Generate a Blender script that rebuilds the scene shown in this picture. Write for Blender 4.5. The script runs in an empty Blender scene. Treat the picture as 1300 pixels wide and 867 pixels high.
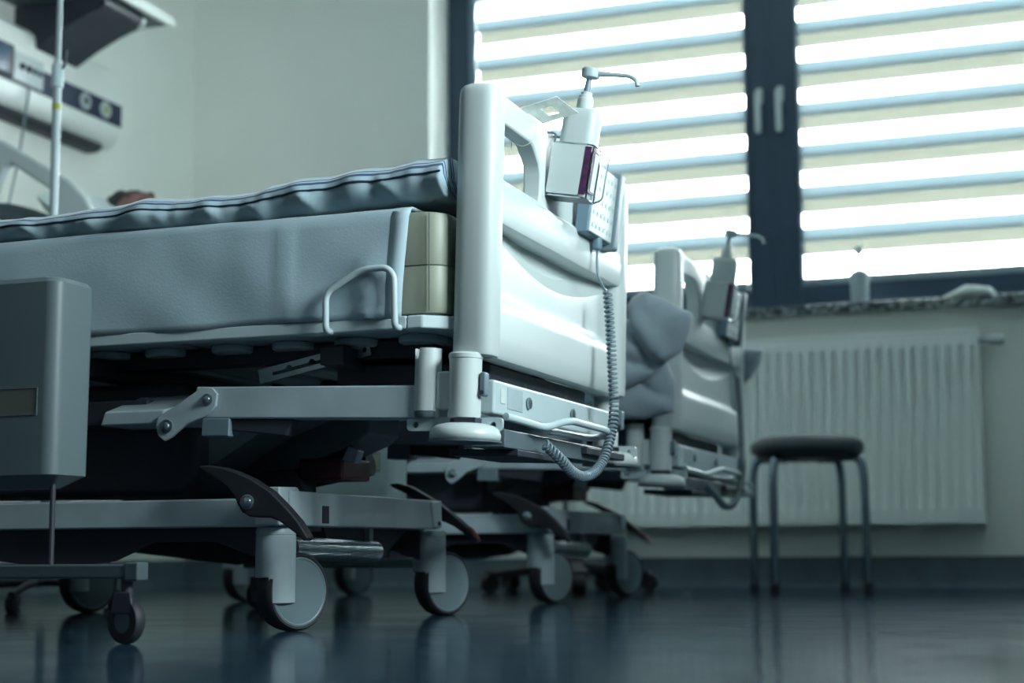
import bpy, bmesh, math, random
from mathutils import Vector, Matrix, noise

random.seed(4)
sc = bpy.context.scene
R = math.radians

# ------------------------------------------------------------------ camera
F_PX = 2030.0
cd = bpy.data.cameras.new('camera'); cam = bpy.data.objects.new('camera', cd)
sc.collection.objects.link(cam); sc.camera = cam
cd.sensor_width = 36.0; cd.lens = F_PX * 36.0 / 1300.0
cd.clip_start = 0.05; cd.clip_end = 60
yaw, pitch, roll = R(19.9), R(7.45), R(0.4)
fw = Vector((-math.sin(yaw) * math.cos(pitch), math.cos(yaw) * math.cos(pitch), math.sin(pitch)))
rt = Vector((math.cos(yaw), math.sin(yaw), 0)); up = rt.cross(fw)
r2 = rt * math.cos(roll) - up * math.sin(roll); u2 = rt * math.sin(roll) + up * math.cos(roll)
M = Matrix((r2, u2, -fw)).transposed().to_4x4(); M.translation = Vector((0, 0, 0.15))
cam.matrix_world = M
cd.dof.use_dof = True; cd.dof.focus_distance = 3.05; cd.dof.aperture_fstop = 2.4; cd.dof.aperture_blades = 8

# ------------------------------------------------------------------ light
SKY = (0.94, 1.0, 0.985); SKY_STRENGTH = 4.0
w = bpy.data.worlds.new('overcast_sky'); sc.world = w; w.use_nodes = True
bgn = w.node_tree.nodes['Background']; bgn.inputs[0].default_value = (*SKY, 1); bgn.inputs[1].default_value = SKY_STRENGTH
WX0, WX1, WZ0, WZ1 = -2.66, 0.22, 1.095, 2.75          # window opening
WALL_Y = 6.30; FRAME_Y = 6.52
pl = bpy.data.lights.new('window_portal', 'AREA'); pl.shape = 'RECTANGLE'; pl.size = WX1 - WX0; pl.size_y = WZ1 - WZ0
pl.cycles.is_portal = True
po = bpy.data.objects.new('window_portal', pl); sc.collection.objects.link(po)
po.location = ((WX0 + WX1) / 2, 6.70, (WZ0 + WZ1) / 2); po.rotation_euler = (R(-90), 0, 0)
po['kind'] = 'helper'
# unseen second window, added in the right-hand wall to light the beds
SY0, SY1, SZ0, SZ1 = 1.55, 2.65, 1.10, 2.05
pl2 = bpy.data.lights.new('fill_window_portal', 'AREA'); pl2.shape = 'RECTANGLE'; pl2.size = SZ1 - SZ0; pl2.size_y = SY1 - SY0
pl2.cycles.is_portal = True
po2 = bpy.data.objects.new('fill_window_portal', pl2); sc.collection.objects.link(po2)
po2.location = (0.97, (SY0 + SY1) / 2, (SZ0 + SZ1) / 2); po2.rotation_euler = (0, R(90), 0); po2['kind'] = 'helper'
vs = sc.view_settings
vs.view_transform = 'Standard'; vs.look = 'None'; vs.exposure = 3.68; vs.gamma = 1.0; vs.use_curve_mapping = False
sc.cycles.use_denoising = True
sc.cycles.max_bounces = 10; sc.cycles.diffuse_bounces = 6; sc.cycles.transparent_max_bounces = 16
sc.cycles.sample_clamp_indirect = 6

# ------------------------------------------------------------------ materials
MATS = {}
def mat(name, col, rough=0.5, metal=0.0, var=0.0, scale=8.0, bump=0.0, bscale=60.0, coat=0.0, sheen=0.0, stretch=(1, 1, 1)):
    if name in MATS: return MATS[name]
    m = bpy.data.materials.new(name); m.use_nodes = True; nt = m.node_tree
    b = nt.nodes['Principled BSDF']
    b.inputs['Base Color'].default_value = (*col, 1); b.inputs['Roughness'].default_value = rough
    b.inputs['Metallic'].default_value = metal
    b.inputs['Coat Weight'].default_value = coat; b.inputs['Sheen Weight'].default_value = sheen
    tc = nt.nodes.new('ShaderNodeTexCoord'); mp = nt.nodes.new('ShaderNodeMapping')
    mp.inputs['Scale'].default_value = stretch
    nt.links.new(tc.outputs['Object'], mp.inputs[0])
    if var > 0:
        n = nt.nodes.new('ShaderNodeTexNoise'); n.inputs['Scale'].default_value = scale; n.inputs['Detail'].default_value = 5
        nt.links.new(mp.outputs[0], n.inputs['Vector'])
        r = nt.nodes.new('ShaderNodeValToRGB')
        r.color_ramp.elements[0].position = 0.3; r.color_ramp.elements[1].position = 0.7
        r.color_ramp.elements[0].color = (*[c * (1 - var) for c in col], 1)
        r.color_ramp.elements[1].color = (*[min(1, c * (1 + var)) for c in col], 1)
        nt.links.new(n.outputs[0], r.inputs[0]); nt.links.new(r.outputs[0], b.inputs['Base Color'])
    if bump > 0:
        n = nt.nodes.new('ShaderNodeTexNoise'); n.inputs['Scale'].default_value = bscale; n.inputs['Detail'].default_value = 3
        nt.links.new(mp.outputs[0], n.inputs['Vector'])
        bp = nt.nodes.new('ShaderNodeBump'); bp.inputs['Strength'].default_value = bump; bp.inputs['Distance'].default_value = 0.01
        nt.links.new(n.outputs[0], bp.inputs['Height']); nt.links.new(bp.outputs[0], b.inputs['Normal'])
    MATS[name] = m
    return m

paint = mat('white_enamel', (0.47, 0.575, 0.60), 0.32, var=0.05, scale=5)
paint_low = mat('worn_shaded_white_enamel', (0.37, 0.46, 0.49), 0.38, var=0.16, scale=7)  # mottled white enamel, darkened for the shade low on the bed
plastic = mat('white_plastic', (0.53, 0.60, 0.595), 0.38, coat=0.1)
hub_m = mat('grey_hub_plastic', (0.16, 0.225, 0.25), 0.45, var=0.06)
grey_pl = mat('grey_plastic', (0.14, 0.20, 0.235), 0.45)
dark_m = mat('dark_steel', (0.030, 0.035, 0.050), 0.5, var=0.2, scale=6)
mid_m = mat('grey_steel', (0.095, 0.130, 0.148), 0.42, var=0.12, scale=9)
rubber = mat('black_rubber', (0.020, 0.021, 0.030), 0.6)
pedal_m = mat('black_pedal_plastic', (0.012, 0.014, 0.020), 0.5)
red_m = mat('red_plastic', (0.22, 0.022, 0.04), 0.4)
darkred = mat('dark_red_housing', (0.055, 0.008, 0.018), 0.4)
chrome = mat('chrome', (0.55, 0.62, 0.66), 0.16, metal=1.0)
brushed = mat('brushed_metal', (0.40, 0.47, 0.50), 0.34, metal=1.0, var=0.15, scale=30)
cream = mat('cream_mattress_vinyl', (0.27, 0.295, 0.235), 0.5, var=0.08, bump=0.25, bscale=9)
sheet_m = mat('pale_blue_cotton', (0.37, 0.49, 0.55), 0.85, var=0.05, bump=0.06, bscale=240, sheen=0.2)
hem_m = mat('sheet_hem_cotton', (0.42, 0.54, 0.60), 0.85, sheen=0.2)
blanket_m = mat('grey_blue_cloth', (0.28, 0.35, 0.39), 0.9, var=0.10, bump=0.25, bscale=30, sheen=0.3)
navy = mat('navy_piping', (0.02, 0.035, 0.075), 0.7)
wall_m = mat('pale_green_wall_paint', (0.86, 0.88, 0.82), 0.75, var=0.025, scale=1.5, bump=0.03, bscale=180)
ceil_m = mat('ceiling_paint', (0.58, 0.64, 0.64), 0.9)
skirt_m = mat('dark_vinyl_skirting', (0.085, 0.125, 0.15), 0.6, var=0.14, scale=12)
frame_m = mat('navy_window_frame', (0.030, 0.062, 0.105), 0.35)
guide_m = mat('blind_side_guide', (0.22, 0.31, 0.38), 0.4)
alu = mat('blind_bottom_bar', (0.30, 0.38, 0.44), 0.4)
rad_m = mat('radiator_enamel', (0.86, 0.90, 0.86), 0.35)
seat_m = mat('black_vinyl_seat', (0.032, 0.046, 0.056), 0.42, var=0.15, bump=0.1, bscale=40)
tube_m = mat('dark_chrome', (0.24, 0.31, 0.36), 0.18, metal=1.0)
skin_m = mat('skin', (0.24, 0.12, 0.11), 0.55)
hair_m = mat('dark_grey_hair', (0.035, 0.035, 0.038), 0.7, var=0.3, scale=60)
pillow_m = mat('white_pillowcase', (0.62, 0.70, 0.68), 0.9, sheen=0.3)
cab_m = mat('shaded_cabinet_laminate', (0.105, 0.145, 0.155), 0.45, var=0.04)  # near cabinet: its shade is put into the laminate colour
cabl_m = mat('shaded_beige_label', (0.135, 0.16, 0.14), 0.5, var=0.05)  # beige darkened too, as on a shaded front
label_m = mat('printed_label', (0.55, 0.63, 0.62), 0.5, var=0.05, scale=40)
purple = mat('purple_label', (0.06, 0.012, 0.06), 0.4, var=0.5, scale=90)
blueband = mat('blue_console_band', (0.008, 0.022, 0.065), 0.4)
yellow = mat('yellow_green_band', (0.32, 0.36, 0.05), 0.5)
cord_m = mat('grey_blue_cord', (0.15, 0.215, 0.25), 0.38)
box_m = mat('control_box_blue_grey', (0.13, 0.215, 0.27), 0.4)
paper = mat('white_paper', (0.62, 0.68, 0.66), 0.85)
glass_m = bpy.data.materials.new('window_glass'); glass_m.use_nodes = True
def _glass(m, tint=(0.93, 0.98, 1.0)):
    nt = m.node_tree; nt.nodes.clear()
    o = nt.nodes.new('ShaderNodeOutputMaterial'); mx = nt.nodes.new('ShaderNodeMixShader')
    t = nt.nodes.new('ShaderNodeBsdfTransparent'); t.inputs[0].default_value = (*tint, 1)
    g = nt.nodes.new('ShaderNodeBsdfGlossy'); g.inputs['Roughness'].default_value = 0.02
    f = nt.nodes.new('ShaderNodeFresnel'); f.inputs[0].default_value = 1.35
    nt.links.new(f.outputs[0], mx.inputs[0]); nt.links.new(t.outputs[0], mx.inputs[1]); nt.links.new(g.outputs[0], mx.inputs[2])
    nt.links.new(mx.outputs[0], o.inputs[0])
_glass(glass_m)
film_m = bpy.data.materials.new('clear_plastic'); film_m.use_nodes = True; _glass(film_m, (0.75, 0.86, 0.86))

def fabric(name, trans, opac, col):
    """woven blind cloth: part see-through, part light-diffusing"""
    m = bpy.data.materials.new(name); m.use_nodes = True; nt = m.node_tree; nt.nodes.clear()
    o = nt.nodes.new('ShaderNodeOutputMaterial')
    tr = nt.nodes.new('ShaderNodeBsdfTransparent'); tl = nt.nodes.new('ShaderNodeBsdfTranslucent'); df = nt.nodes.new('ShaderNodeBsdfDiffuse')
    tl.inputs[0].default_value = (*col, 1); df.inputs[0].default_value = (*[c * 0.55 for c in col], 1)
    a = nt.nodes.new('ShaderNodeMixShader'); a.inputs[0].default_value = opac
    nt.links.new(tl.outputs[0], a.inputs[1]); nt.links.new(df.outputs[0], a.inputs[2])
    b = nt.nodes.new('ShaderNodeMixShader'); b.inputs[0].default_value = trans
    nt.links.new(a.outputs[0], b.inputs[1]); nt.links.new(tr.outputs[0], b.inputs[2])
    nt.links.new(b.outputs[0], o.inputs[0])
    return m
sheer_m = fabric('sheer_blind_mesh', 0.72, 0.1, (0.03, 0.03, 0.03))
band_front = fabric('opaque_blind_band', 0.0, 0.88, (0.19, 0.25, 0.275))
band_back = fabric('beige_blind_band', 0.0, 0.80, (0.175, 0.175, 0.140))

def floor_mat():
    m = bpy.data.materials.new('blue_grey_vinyl_floor'); m.use_nodes = True; nt = m.node_tree; b = nt.nodes['Principled BSDF']
    tc = nt.nodes.new('ShaderNodeTexCoord')
    n = nt.nodes.new('ShaderNodeTexNoise'); n.inputs['Scale'].default_value = 2.2; n.inputs['Detail'].default_value = 6
    mp = nt.nodes.new('ShaderNodeMapping'); mp.inputs['Scale'].default_value = (1, 3.0, 1)
    nt.links.new(tc.outputs['Object'], mp.inputs[0]); nt.links.new(mp.outputs[0], n.inputs['Vector'])
    r = nt.nodes.new('ShaderNodeValToRGB')
    r.color_ramp.elements[0].position = 0.35; r.color_ramp.elements[0].color = (0.016, 0.036, 0.058, 1)
    r.color_ramp.elements[1].position = 0.68; r.color_ramp.elements[1].color = (0.026, 0.055, 0.086, 1)
    nt.links.new(n.outputs[0], r.inputs[0]); nt.links.new(r.outputs[0], b.inputs['Base Color'])
    n2 = nt.nodes.new('ShaderNodeTexNoise'); n2.inputs['Scale'].default_value = 5; n2.inputs['Detail'].default_value = 8
    nt.links.new(tc.outputs['Object'], n2.inputs['Vector'])
    r3 = nt.nodes.new('ShaderNodeMapRange'); r3.inputs[3].default_value = 0.09; r3.inputs[4].default_value = 0.18
    nt.links.new(n2.outputs[0], r3.inputs[0]); nt.links.new(r3.outputs[0], b.inputs['Roughness'])
    bp = nt.nodes.new('ShaderNodeBump'); bp.inputs['Strength'].default_value = 0.06; bp.inputs['Distance'].default_value = 0.02
    nt.links.new(n2.outputs[0], bp.inputs['Height']); nt.links.new(bp.outputs[0], b.inputs['Normal'])
    b.inputs['Specular IOR Level'].default_value = 0.35
    return m
def granite_mat():
    m = bpy.data.materials.new('speckled_granite'); m.use_nodes = True; nt = m.node_tree; b = nt.nodes['Principled BSDF']
    tc = nt.nodes.new('ShaderNodeTexCoord'); v = nt.nodes.new('ShaderNodeTexVoronoi'); v.inputs['Scale'].default_value = 75
    nt.links.new(tc.outputs['Object'], v.inputs['Vector'])
    s = nt.nodes.new('ShaderNodeSeparateColor'); nt.links.new(v.outputs['Color'], s.inputs[0])
    r = nt.nodes.new('ShaderNodeValToRGB'); r.color_ramp.interpolation = 'CONSTANT'
    e = r.color_ramp.elements; e[0].color = (0.03, 0.038, 0.045, 1); e[1].position = 0.38; e[1].color = (0.12, 0.15, 0.16, 1)
    x = e.new(0.68); x.color = (0.34, 0.38, 0.37, 1)
    nt.links.new(s.outputs[0], r.inputs[0]); nt.links.new(r.outputs[0], b.inputs['Base Color']); b.inputs['Roughness'].default_value = 0.3
    return m
def duvet_mat():
    m = bpy.data.materials.new('striped_duvet_cotton'); m.use_nodes = True; nt = m.node_tree; b = nt.nodes['Principled BSDF']
    b.inputs['Roughness'].default_value = 0.9; b.inputs['Sheen Weight'].default_value = 0.2
    uv = nt.nodes.new('ShaderNodeUVMap'); uv.uv_map = 'UVMap'
    s = nt.nodes.new('ShaderNodeSeparateXYZ'); nt.links.new(uv.outputs[0], s.inputs[0])
    # v runs across the cloth in metres; stripes in pairs, only on the printed top
    mul = nt.nodes.new('ShaderNodeMath'); mul.operation = 'MULTIPLY'; mul.inputs[1].default_value = 1 / 0.040; nt.links.new(s.outputs[1], mul.inputs[0])
    fr = nt.nodes.new('ShaderNodeMath'); fr.operation = 'FRACT'; nt.links.new(mul.outputs[0], fr.inputs[0])
    r = nt.nodes.new('ShaderNodeValToRGB'); r.color_ramp.interpolation = 'CONSTANT'
    e = r.color_ramp.elements; base = (0.33, 0.455, 0.51, 1); blue = (0.03, 0.065, 0.16, 1)
    e[0].position = 0; e[0].color = base; e[1].position = 0.34; e[1].color = blue
    for p, c in ((0.52, base), (0.64, blue), (0.78, base)):
        x = e.new(p); x.color = c
    nt.links.new(fr.outputs[0], r.inputs[0])
    side = nt.nodes.new('ShaderNodeMath'); side.operation = 'GREATER_THAN'; side.inputs[1].default_value = 0.008
    nt.links.new(s.outputs[1], side.inputs[0])
    side2 = nt.nodes.new('ShaderNodeMath'); side2.operation = 'LESS_THAN'; side2.inputs[1].default_value = 0.85
    nt.links.new(s.outputs[1], side2.inputs[0])
    mm = nt.nodes.new('ShaderNodeMath'); mm.operation = 'MULTIPLY'; nt.links.new(side.outputs[0], mm.inputs[0]); nt.links.new(side2.outputs[0], mm.inputs[1])
    mx = nt.nodes.new('ShaderNodeMix'); mx.data_type = 'RGBA'; mx.inputs[6].default_value = base
    nt.links.new(mm.outputs[0], mx.inputs[0]); nt.links.new(r.outputs[0], mx.inputs[7]); nt.links.new(mx.outputs[2], b.inputs['Base Color'])
    return m
floor_m = floor_mat(); granite_m = granite_mat(); duvet_m = duvet_mat()

# ------------------------------------------------------------------ mesh helpers
class MB:
    def __init__(s): s.v = []; s.f = []; s.uv = None
    def add(s, vs, fs):
        n = len(s.v); s.v += [Vector(p) for p in vs]; s.f += [tuple(i + n for i in f) for f in fs]; return s
    def box(s, x0, x1, y0, y1, z0, z1):
        x0, x1 = sorted((x0, x1)); y0, y1 = sorted((y0, y1)); z0, z1 = sorted((z0, z1))
        return s.add([(x0, y0, z0), (x1, y0, z0), (x1, y1, z0), (x0, y1, z0), (x0, y0, z1), (x1, y0, z1), (x1, y1, z1), (x0, y1, z1)],
                     [(0, 3, 2, 1), (4, 5, 6, 7), (0, 1, 5, 4), (1, 2, 6, 5), (2, 3, 7, 6), (3, 0, 4, 7)])
    def prism(s, pts, ax, a, b):
        """outline pts in the plane normal to axis ax ('x','y','z'), from a to b"""
        def P(p, t): return {'x': (t, p[0], p[1]), 'y': (p[0], t, p[1]), 'z': (p[0], p[1], t)}[ax]
        n = len(pts)
        return s.add([P(p, a) for p in pts] + [P(p, b) for p in pts],
                     [tuple(range(n)), tuple(range(2 * n - 1, n - 1, -1))] + [(i, i + n, (i + 1) % n + n, (i + 1) % n) for i in range(n)])
    def lathe(s, prof, c=(0, 0, 0), axis=(0, 0, 1), n=32, closed=False):
        """prof: (radius, height) pairs along axis from c"""
        ax = Vector(axis).normalized(); t = Vector((0, 0, 1)) if abs(ax.z) < 0.9 else Vector((1, 0, 0))
        u = ax.cross(t).normalized(); v = ax.cross(u); c = Vector(c); vs = []; fs = []
        for r, h in prof:
            for i in range(n):
                a = 2 * math.pi * i / n; vs.append(c + ax * h + (u * math.cos(a) + v * math.sin(a)) * r)
        m = len(prof)
        for j in range(m - 1 if not closed else m):
            k = (j + 1) % m
            for i in range(n): fs.append((j * n + i, j * n + (i + 1) % n, k * n + (i + 1) % n, k * n + i))
        if not closed:
            fs.append(tuple(range(n - 1, -1, -1))); fs.append(tuple(range((m - 1) * n, m * n)))
        return s.add(vs, fs)
    def cyl(s, p, q, r, n=24, r2=None):
        p = Vector(p); q = Vector(q); return s.lathe([(r, 0), (r if r2 is None else r2, (q - p).length)], p, q - p, n)
    def tube(s, pts, r, n=10, closed=False):
        pts = [Vector(p) for p in pts]; N = len(pts); vs = []; fs = []
        rr = r if isinstance(r, (list, tuple)) else [r] * N
        u = None
        for i, p in enumerate(pts):
            a = pts[(i - 1) % N] if (i > 0 or closed) else p; b = pts[(i + 1) % N] if (i < N - 1 or closed) else p
            d = (b - a).normalized()
            if u is None:
                t = Vector((0, 0, 1)) if abs(d.z) < 0.9 else Vector((1, 0, 0)); u = d.cross(t).normalized()
            u = (u - d * u.dot(d)).normalized(); v = d.cross(u)
            for k in range(n):
                an = 2 * math.pi * k / n; vs.append(p + (u * math.cos(an) + v * math.sin(an)) * rr[i])
        for i in range(N if closed else N - 1):
            j = (i + 1) % N
            for k in range(n): fs.append((i * n + k, i * n + (k + 1) % n, j * n + (k + 1) % n, j * n + k))
        if not closed: fs += [tuple(range(n - 1, -1, -1)), tuple(range((N - 1) * n, N * n))]
        return s.add(vs, fs)
    def grid(s, rows, wrap=False):
        m = len(rows); n = len(rows[0])
        return s.add([p for r in rows for p in r],
                     [(i * n + j, i * n + (j + 1) % n, (i + 1) * n + (j + 1) % n, (i + 1) * n + j) for i in range(m - 1) for j in range(n if wrap else n - 1)])
    def xf(s, fn): s.v = [Vector(fn(p)) for p in s.v]; return s
    def build(s, name, m, parent=None, bevel=0.0, smooth=True, seg=2, ang=35, tf=None):
        me = bpy.data.meshes.new(name)
        vs = [Vector(tf(p)) for p in s.v] if tf else s.v
        me.from_pydata([tuple(p) for p in vs], [], s.f)
        bm = bmesh.new(); bm.from_mesh(me); bmesh.ops.recalc_face_normals(bm, faces=bm.faces); bm.to_mesh(me); bm.free()
        if s.uv:
            ul = me.uv_layers.new(name='UVMap')
            for lp in me.loops: ul.data[lp.index].uv = s.uv[lp.vertex_index]
        me.materials.append(m)
        if smooth:
            for p in me.polygons: p.use_smooth = True
            me.set_sharp_from_angle(angle=R(ang))
        o = bpy.data.objects.new(name, me); sc.collection.objects.link(o)
        if parent: o.parent = parent
        if bevel > 0:
            b = o.modifiers.new('edge', 'BEVEL'); b.width = bevel; b.segments = seg; b.limit_method = 'ANGLE'; b.angle_limit = R(38); b.harden_normals = True
        return o

def arc(pts, rad, seg=5):
    """round the inner corners of a 3-D polyline"""
    pts = [Vector(p) for p in pts]; out = [pts[0]]
    for i in range(1, len(pts) - 1):
        a, p, b = pts[i - 1], pts[i], pts[i + 1]; d1 = (a - p); d2 = (b - p)
        r_ = min(rad, d1.length * 0.48, d2.length * 0.48); s_ = p + d1.normalized() * r_; e_ = p + d2.normalized() * r_
        for k in range(seg + 1):
            t = k / seg; out.append(s_ * (1 - t) ** 2 + p * 2 * t * (1 - t) + e_ * t * t)
    out.append(pts[-1]); return out
def rrect(x0, x1, y0, y1, r, seg=5):
    out = []
    for cx, cy, a0 in ((x1 - r, y1 - r, 0), (x0 + r, y1 - r, 90), (x0 + r, y0 + r, 180), (x1 - r, y0 + r, 270)):
        for k in range(seg + 1):
            a = R(a0 + 90 * k / seg); out.append((cx + r * math.cos(a), cy + r * math.sin(a)))
    return out
def tag(o, label=None, cat=None, group=None, kind=None):
    if label: o['label'] = label
    if cat: o['category'] = cat
    if group: o['group'] = group
    if kind: o['kind'] = kind
    return o
def thing(name, loc, label, cat, group=None, rz=0):
    o = bpy.data.objects.new(name, None); sc.collection.objects.link(o); o.location = loc; o.rotation_euler = (0, 0, rz)
    o.empty_display_size = 0.1
    return tag(o, label, cat, group)
def copy_tree(o, parent=None):
    c = o.copy(); sc.collection.objects.link(c)
    if parent: c.parent = parent
    for ch in list(o.children): copy_tree(ch, c)
    return c
def struct(mb, name, m, **k):
    return tag(mb.build(name, m, **k), kind='structure')
def holed(outer, holes, ax, a, b):
    """flat plate with holes, extruded between a and b along ax"""
    bm = bmesh.new()
    def P(p, t): return {'x': (t, p[0], p[1]), 'y': (p[0], t, p[1]), 'z': (p[0], p[1], t)}[ax]
    edges = []
    for lp in [outer] + holes:
        vs = [bm.verts.new(P(p, a)) for p in lp]
        for i in range(len(vs)): edges.append(bm.edges.new((vs[i], vs[(i + 1) % len(vs)])))
    bmesh.ops.triangle_fill(bm, use_beauty=True, use_dissolve=False, edges=edges)
    ret = bmesh.ops.extrude_face_region(bm, geom=list(bm.faces))
    off = Vector(P((0, 0), b)) - Vector(P((0, 0), a))
    bmesh.ops.translate(bm, vec=off, verts=[g for g in ret['geom'] if isinstance(g, bmesh.types.BMVert)])
    bm.verts.index_update()
    m = MB().add([v.co.copy() for v in bm.verts], [tuple(v.index for v in f.verts) for f in bm.faces]); bm.free()
    return m
def nz(x, y, z, s=1.0): return noise.noise(Vector((x * s, y * s, z * s)))

# ------------------------------------------------------------------ room
LX, RX, BY, CZ = -3.85, 0.80, -1.6, 3.0
struct(MB().box(LX - .1, RX + .1, BY - .1, WALL_Y + .45, -.1, 0), 'floor', floor_m, smooth=False)
struct(MB().box(LX - .1, RX + .1, BY - .1, WALL_Y + .45, CZ, CZ + .1), 'ceiling', ceil_m, smooth=False)
wb = MB()
wb.box(LX, WX0, WALL_Y, WALL_Y + .4, 0, CZ); wb.box(WX1, RX, WALL_Y, WALL_Y + .4, 0, CZ)
wb.box(WX0, WX1, WALL_Y, WALL_Y + .4, 0, WZ0 - .04); wb.box(WX0, WX1, WALL_Y, WALL_Y + .4, WZ1, CZ)
struct(wb, 'wall_back', wall_m, smooth=False)
struct(MB().box(LX - .1, LX, 3.9, WALL_Y + .4, 0, CZ), 'wall_left', wall_m, smooth=False)
struct(MB().box(LX - .1, LX, BY, 3.9, 0, CZ), 'wall_left_near', mat('dark_bounce_absorber', (.10, .11, .11), .6), smooth=False)  # unseen stretch of wall, made dark to cut bounce light on the left
wr = MB().box(RX, RX + .15, BY, SY0, 0, CZ).box(RX, RX + .15, SY1, WALL_Y + .4, 0, CZ).box(RX, RX + .15, SY0, SY1, 0, SZ0).box(RX, RX + .15, SY0, SY1, SZ1, CZ)
struct(MB().box(.30, RX, 3.45, 3.57, 0, CZ).box(.30, .42, 3.57, WALL_Y + .01, 0, CZ), 'wall_shading_step', mat('pale_blue_grey_wall_paint', (.34, .40, .41), .8), smooth=False)  # unseen stepped wall, added to shade the wall right of the radiator
wf = MB().box(RX + .08, RX + .14, SY0, SY0 + .06, SZ0, SZ1).box(RX + .08, RX + .14, SY1 - .06, SY1, SZ0, SZ1).box(RX + .08, RX + .14, SY0, SY1, SZ0, SZ0 + .06).box(RX + .08, RX + .14, SY0, SY1, SZ1 - .06, SZ1).box(RX + .08, RX + .14, (SY0 + SY1) / 2 - .04, (SY0 + SY1) / 2 + .04, SZ0, SZ1)
wf = struct(wf, 'window_3', frame_m)  # out-of-view window, added as a fill source
MB().box(RX + .105, RX + .112, SY0 + .06, SY1 - .06, SZ0 + .06, SZ1 - .06).build('glass_pane', glass_m, wf, smooth=False)
struct(wr, 'wall_right', mat('blue_grey_wall_paint', (.16, .21, .24), .8), smooth=False)
struct(MB().box(LX, RX, BY - .1, BY, 0, CZ), 'wall_front', mat('grey_wall_paint', (.38, .43, .44), .8), smooth=False)
cov = [(0, 0.0), (0, .118), (-.008, .118), (-.010, .03), (-.022, .008), (-.030, 0)]
struct(MB().prism([(WALL_Y + p, z) for p, z in cov], 'x', LX, RX), 'baseboard_back', skirt_m)
struct(MB().prism([(LX - p, z) for p, z in cov], 'y', BY, WALL_Y), 'baseboard_left', skirt_m)
struct(MB().box(WX0, WX1 + .02, 6.215, WALL_Y + .4, 1.055, 1.095), 'trim_1', granite_m, bevel=.004)

# window sashes: navy frames, glass, zebra blinds
def sash(n, x0, x1, fl, fr, handle_x=None):
    """one casement between x0 and x1; fl, fr = widths of its stiles"""
    z0, z1 = WZ0, WZ1; y0, y1 = FRAME_Y, FRAME_Y + .07
    fb = .128
    root = MB()
    root.box(x0, x0 + fl, y0, y1, z0, z1); root.box(x1 - fr, x1, y0, y1, z0, z1)
    root.box(x0 + fl, x1 - fr, y0, y1, z0, z0 + fb); root.box(x0 + fl, x1 - fr, y0, y1, z1 - .08, z1)
    root.box(x0 + fl - .012, x0 + fl + .002, y0 - .012, y0 + .004, z0 + fb - .01, z1 - .07)
    root.box(x1 - fr - .002, x1 - fr + .012, y0 - .012, y0 + .004, z0 + fb - .01, z1 - .07)
    f = struct(root, 'window_%d' % n, frame_m, bevel=.003)
    a, b = x0 + fl, x1 - fr
    MB().box(a, b, y0 + .045, y0 + .052, z0 + fb, z1 - .08).build('glass_pane', glass_m, f, smooth=False)
    g = MB(); g.box(a, a + .035, y0 + .004, y0 + .030, z0 + fb, z1 - .08) if n == 1 else g.box(a, a + .010, y0 + .004, y0 + .030, z0 + fb, z1 - .08)
    g.box(b - .008, b, y0 + .004, y0 + .030, z0 + fb, z1 - .08)
    g.build('blind_guide', guide_m, f, smooth=False)
    MB().box(a + .01, b - .01, y0 - .004, y0 + .030, z0 + fb, z0 + fb + .032).build('blind_bottom_bar', alu, f, bevel=.006)
    MB().box(a + .01, b - .01, y0 - .02, y0 + .035, z1 - .14, z1 - .08).build('blind_cassette', alu, f, bevel=.01)
    xa, xb = a + (.036 if n == 1 else .008), b - .006
    def ribbon(y, zs, ws):
        m = MB()
        for z, h in zip(zs, ws):
            k = 14; rows = []
            for j in range(3):
                zz = z + h * j / 2
                rows.append([(xa + (xb - xa) * i / k, y + .0015 * nz(i * .7, zz * 3, y), zz) for i in range(k + 1)])
            m.grid(rows)
        return m
    P = 0.1775; base = 1.262 - (.036 if n == 2 else .0)
    base += .004 * (n == 1)
    top = z1 - .14; fz = []; fh = []; sz = []; sh = []; bz = []; bh = []; tz = []; th = []
    z = base - .02
    ribbon(y0 + .006, [z0 + fb + .03], [.012])
    k = 0
    zz = 1.366      # bottom of the first opaque band as seen
    z_prev = z0 + fb + .032
    while zz < top:
        fz0 = zz + .040; fz1 = zz + .101
        sz.append(z_prev); sh.append(max(.001, fz0 - z_prev)); fz.append(fz0); fh.append(fz1 - fz0); z_prev = fz1
        zz += P
    sz.append(z_prev); sh.append(max(.001, top - z_prev))
    fh = [min(h, top - q) for q, h in zip(fz, fh)]
    fz, fh = zip(*[(q, h) for q, h in zip(fz, fh) if h > 0.002])
    ribbon(y0 + .008, list(fz), list(fh)).build('blind_front_band', band_front, f)
    ribbon(y0 + .008, [q for q, h in zip(sz, sh) if q < top], [h for q, h in zip(sz, sh) if q < top]).build('blind_front_mesh', sheer_m, f)
    zz = 1.366; 
    while zz < top:
        b0 = zz - .014; b1 = zz + .056
        bz.append(b0); bh.append(min(b1, top) - b0)
        zz += P
    bz, bh = zip(*[(q, h) for q, h in zip(bz, bh) if h > 0.002])
    ribbon(y0 + .034, list(bz), list(bh)).build('blind_rear_band', band_back, f)
    if handle_x is not None:
        hb = MB(); hb.prism(rrect(handle_x - .015, handle_x + .015, 2.005, 2.075, .012), 'y', y0 - .012, y0)
        hb.cyl((handle_x, y0 - .012, 2.03), (handle_x, y0 - .045, 2.03), .010, 16)
        hb.prism(rrect(handle_x - .013, handle_x + .013, 1.87, 2.05, .011), 'y', y0 - .06, y0 - .042)
        hb.build('window_handle', plastic, f, bevel=.004)
sash(1, WX0, -1.200, .100, .100, -1.242)
sash(2, -1.200, WX1, .112, .112, -1.155)

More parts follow.
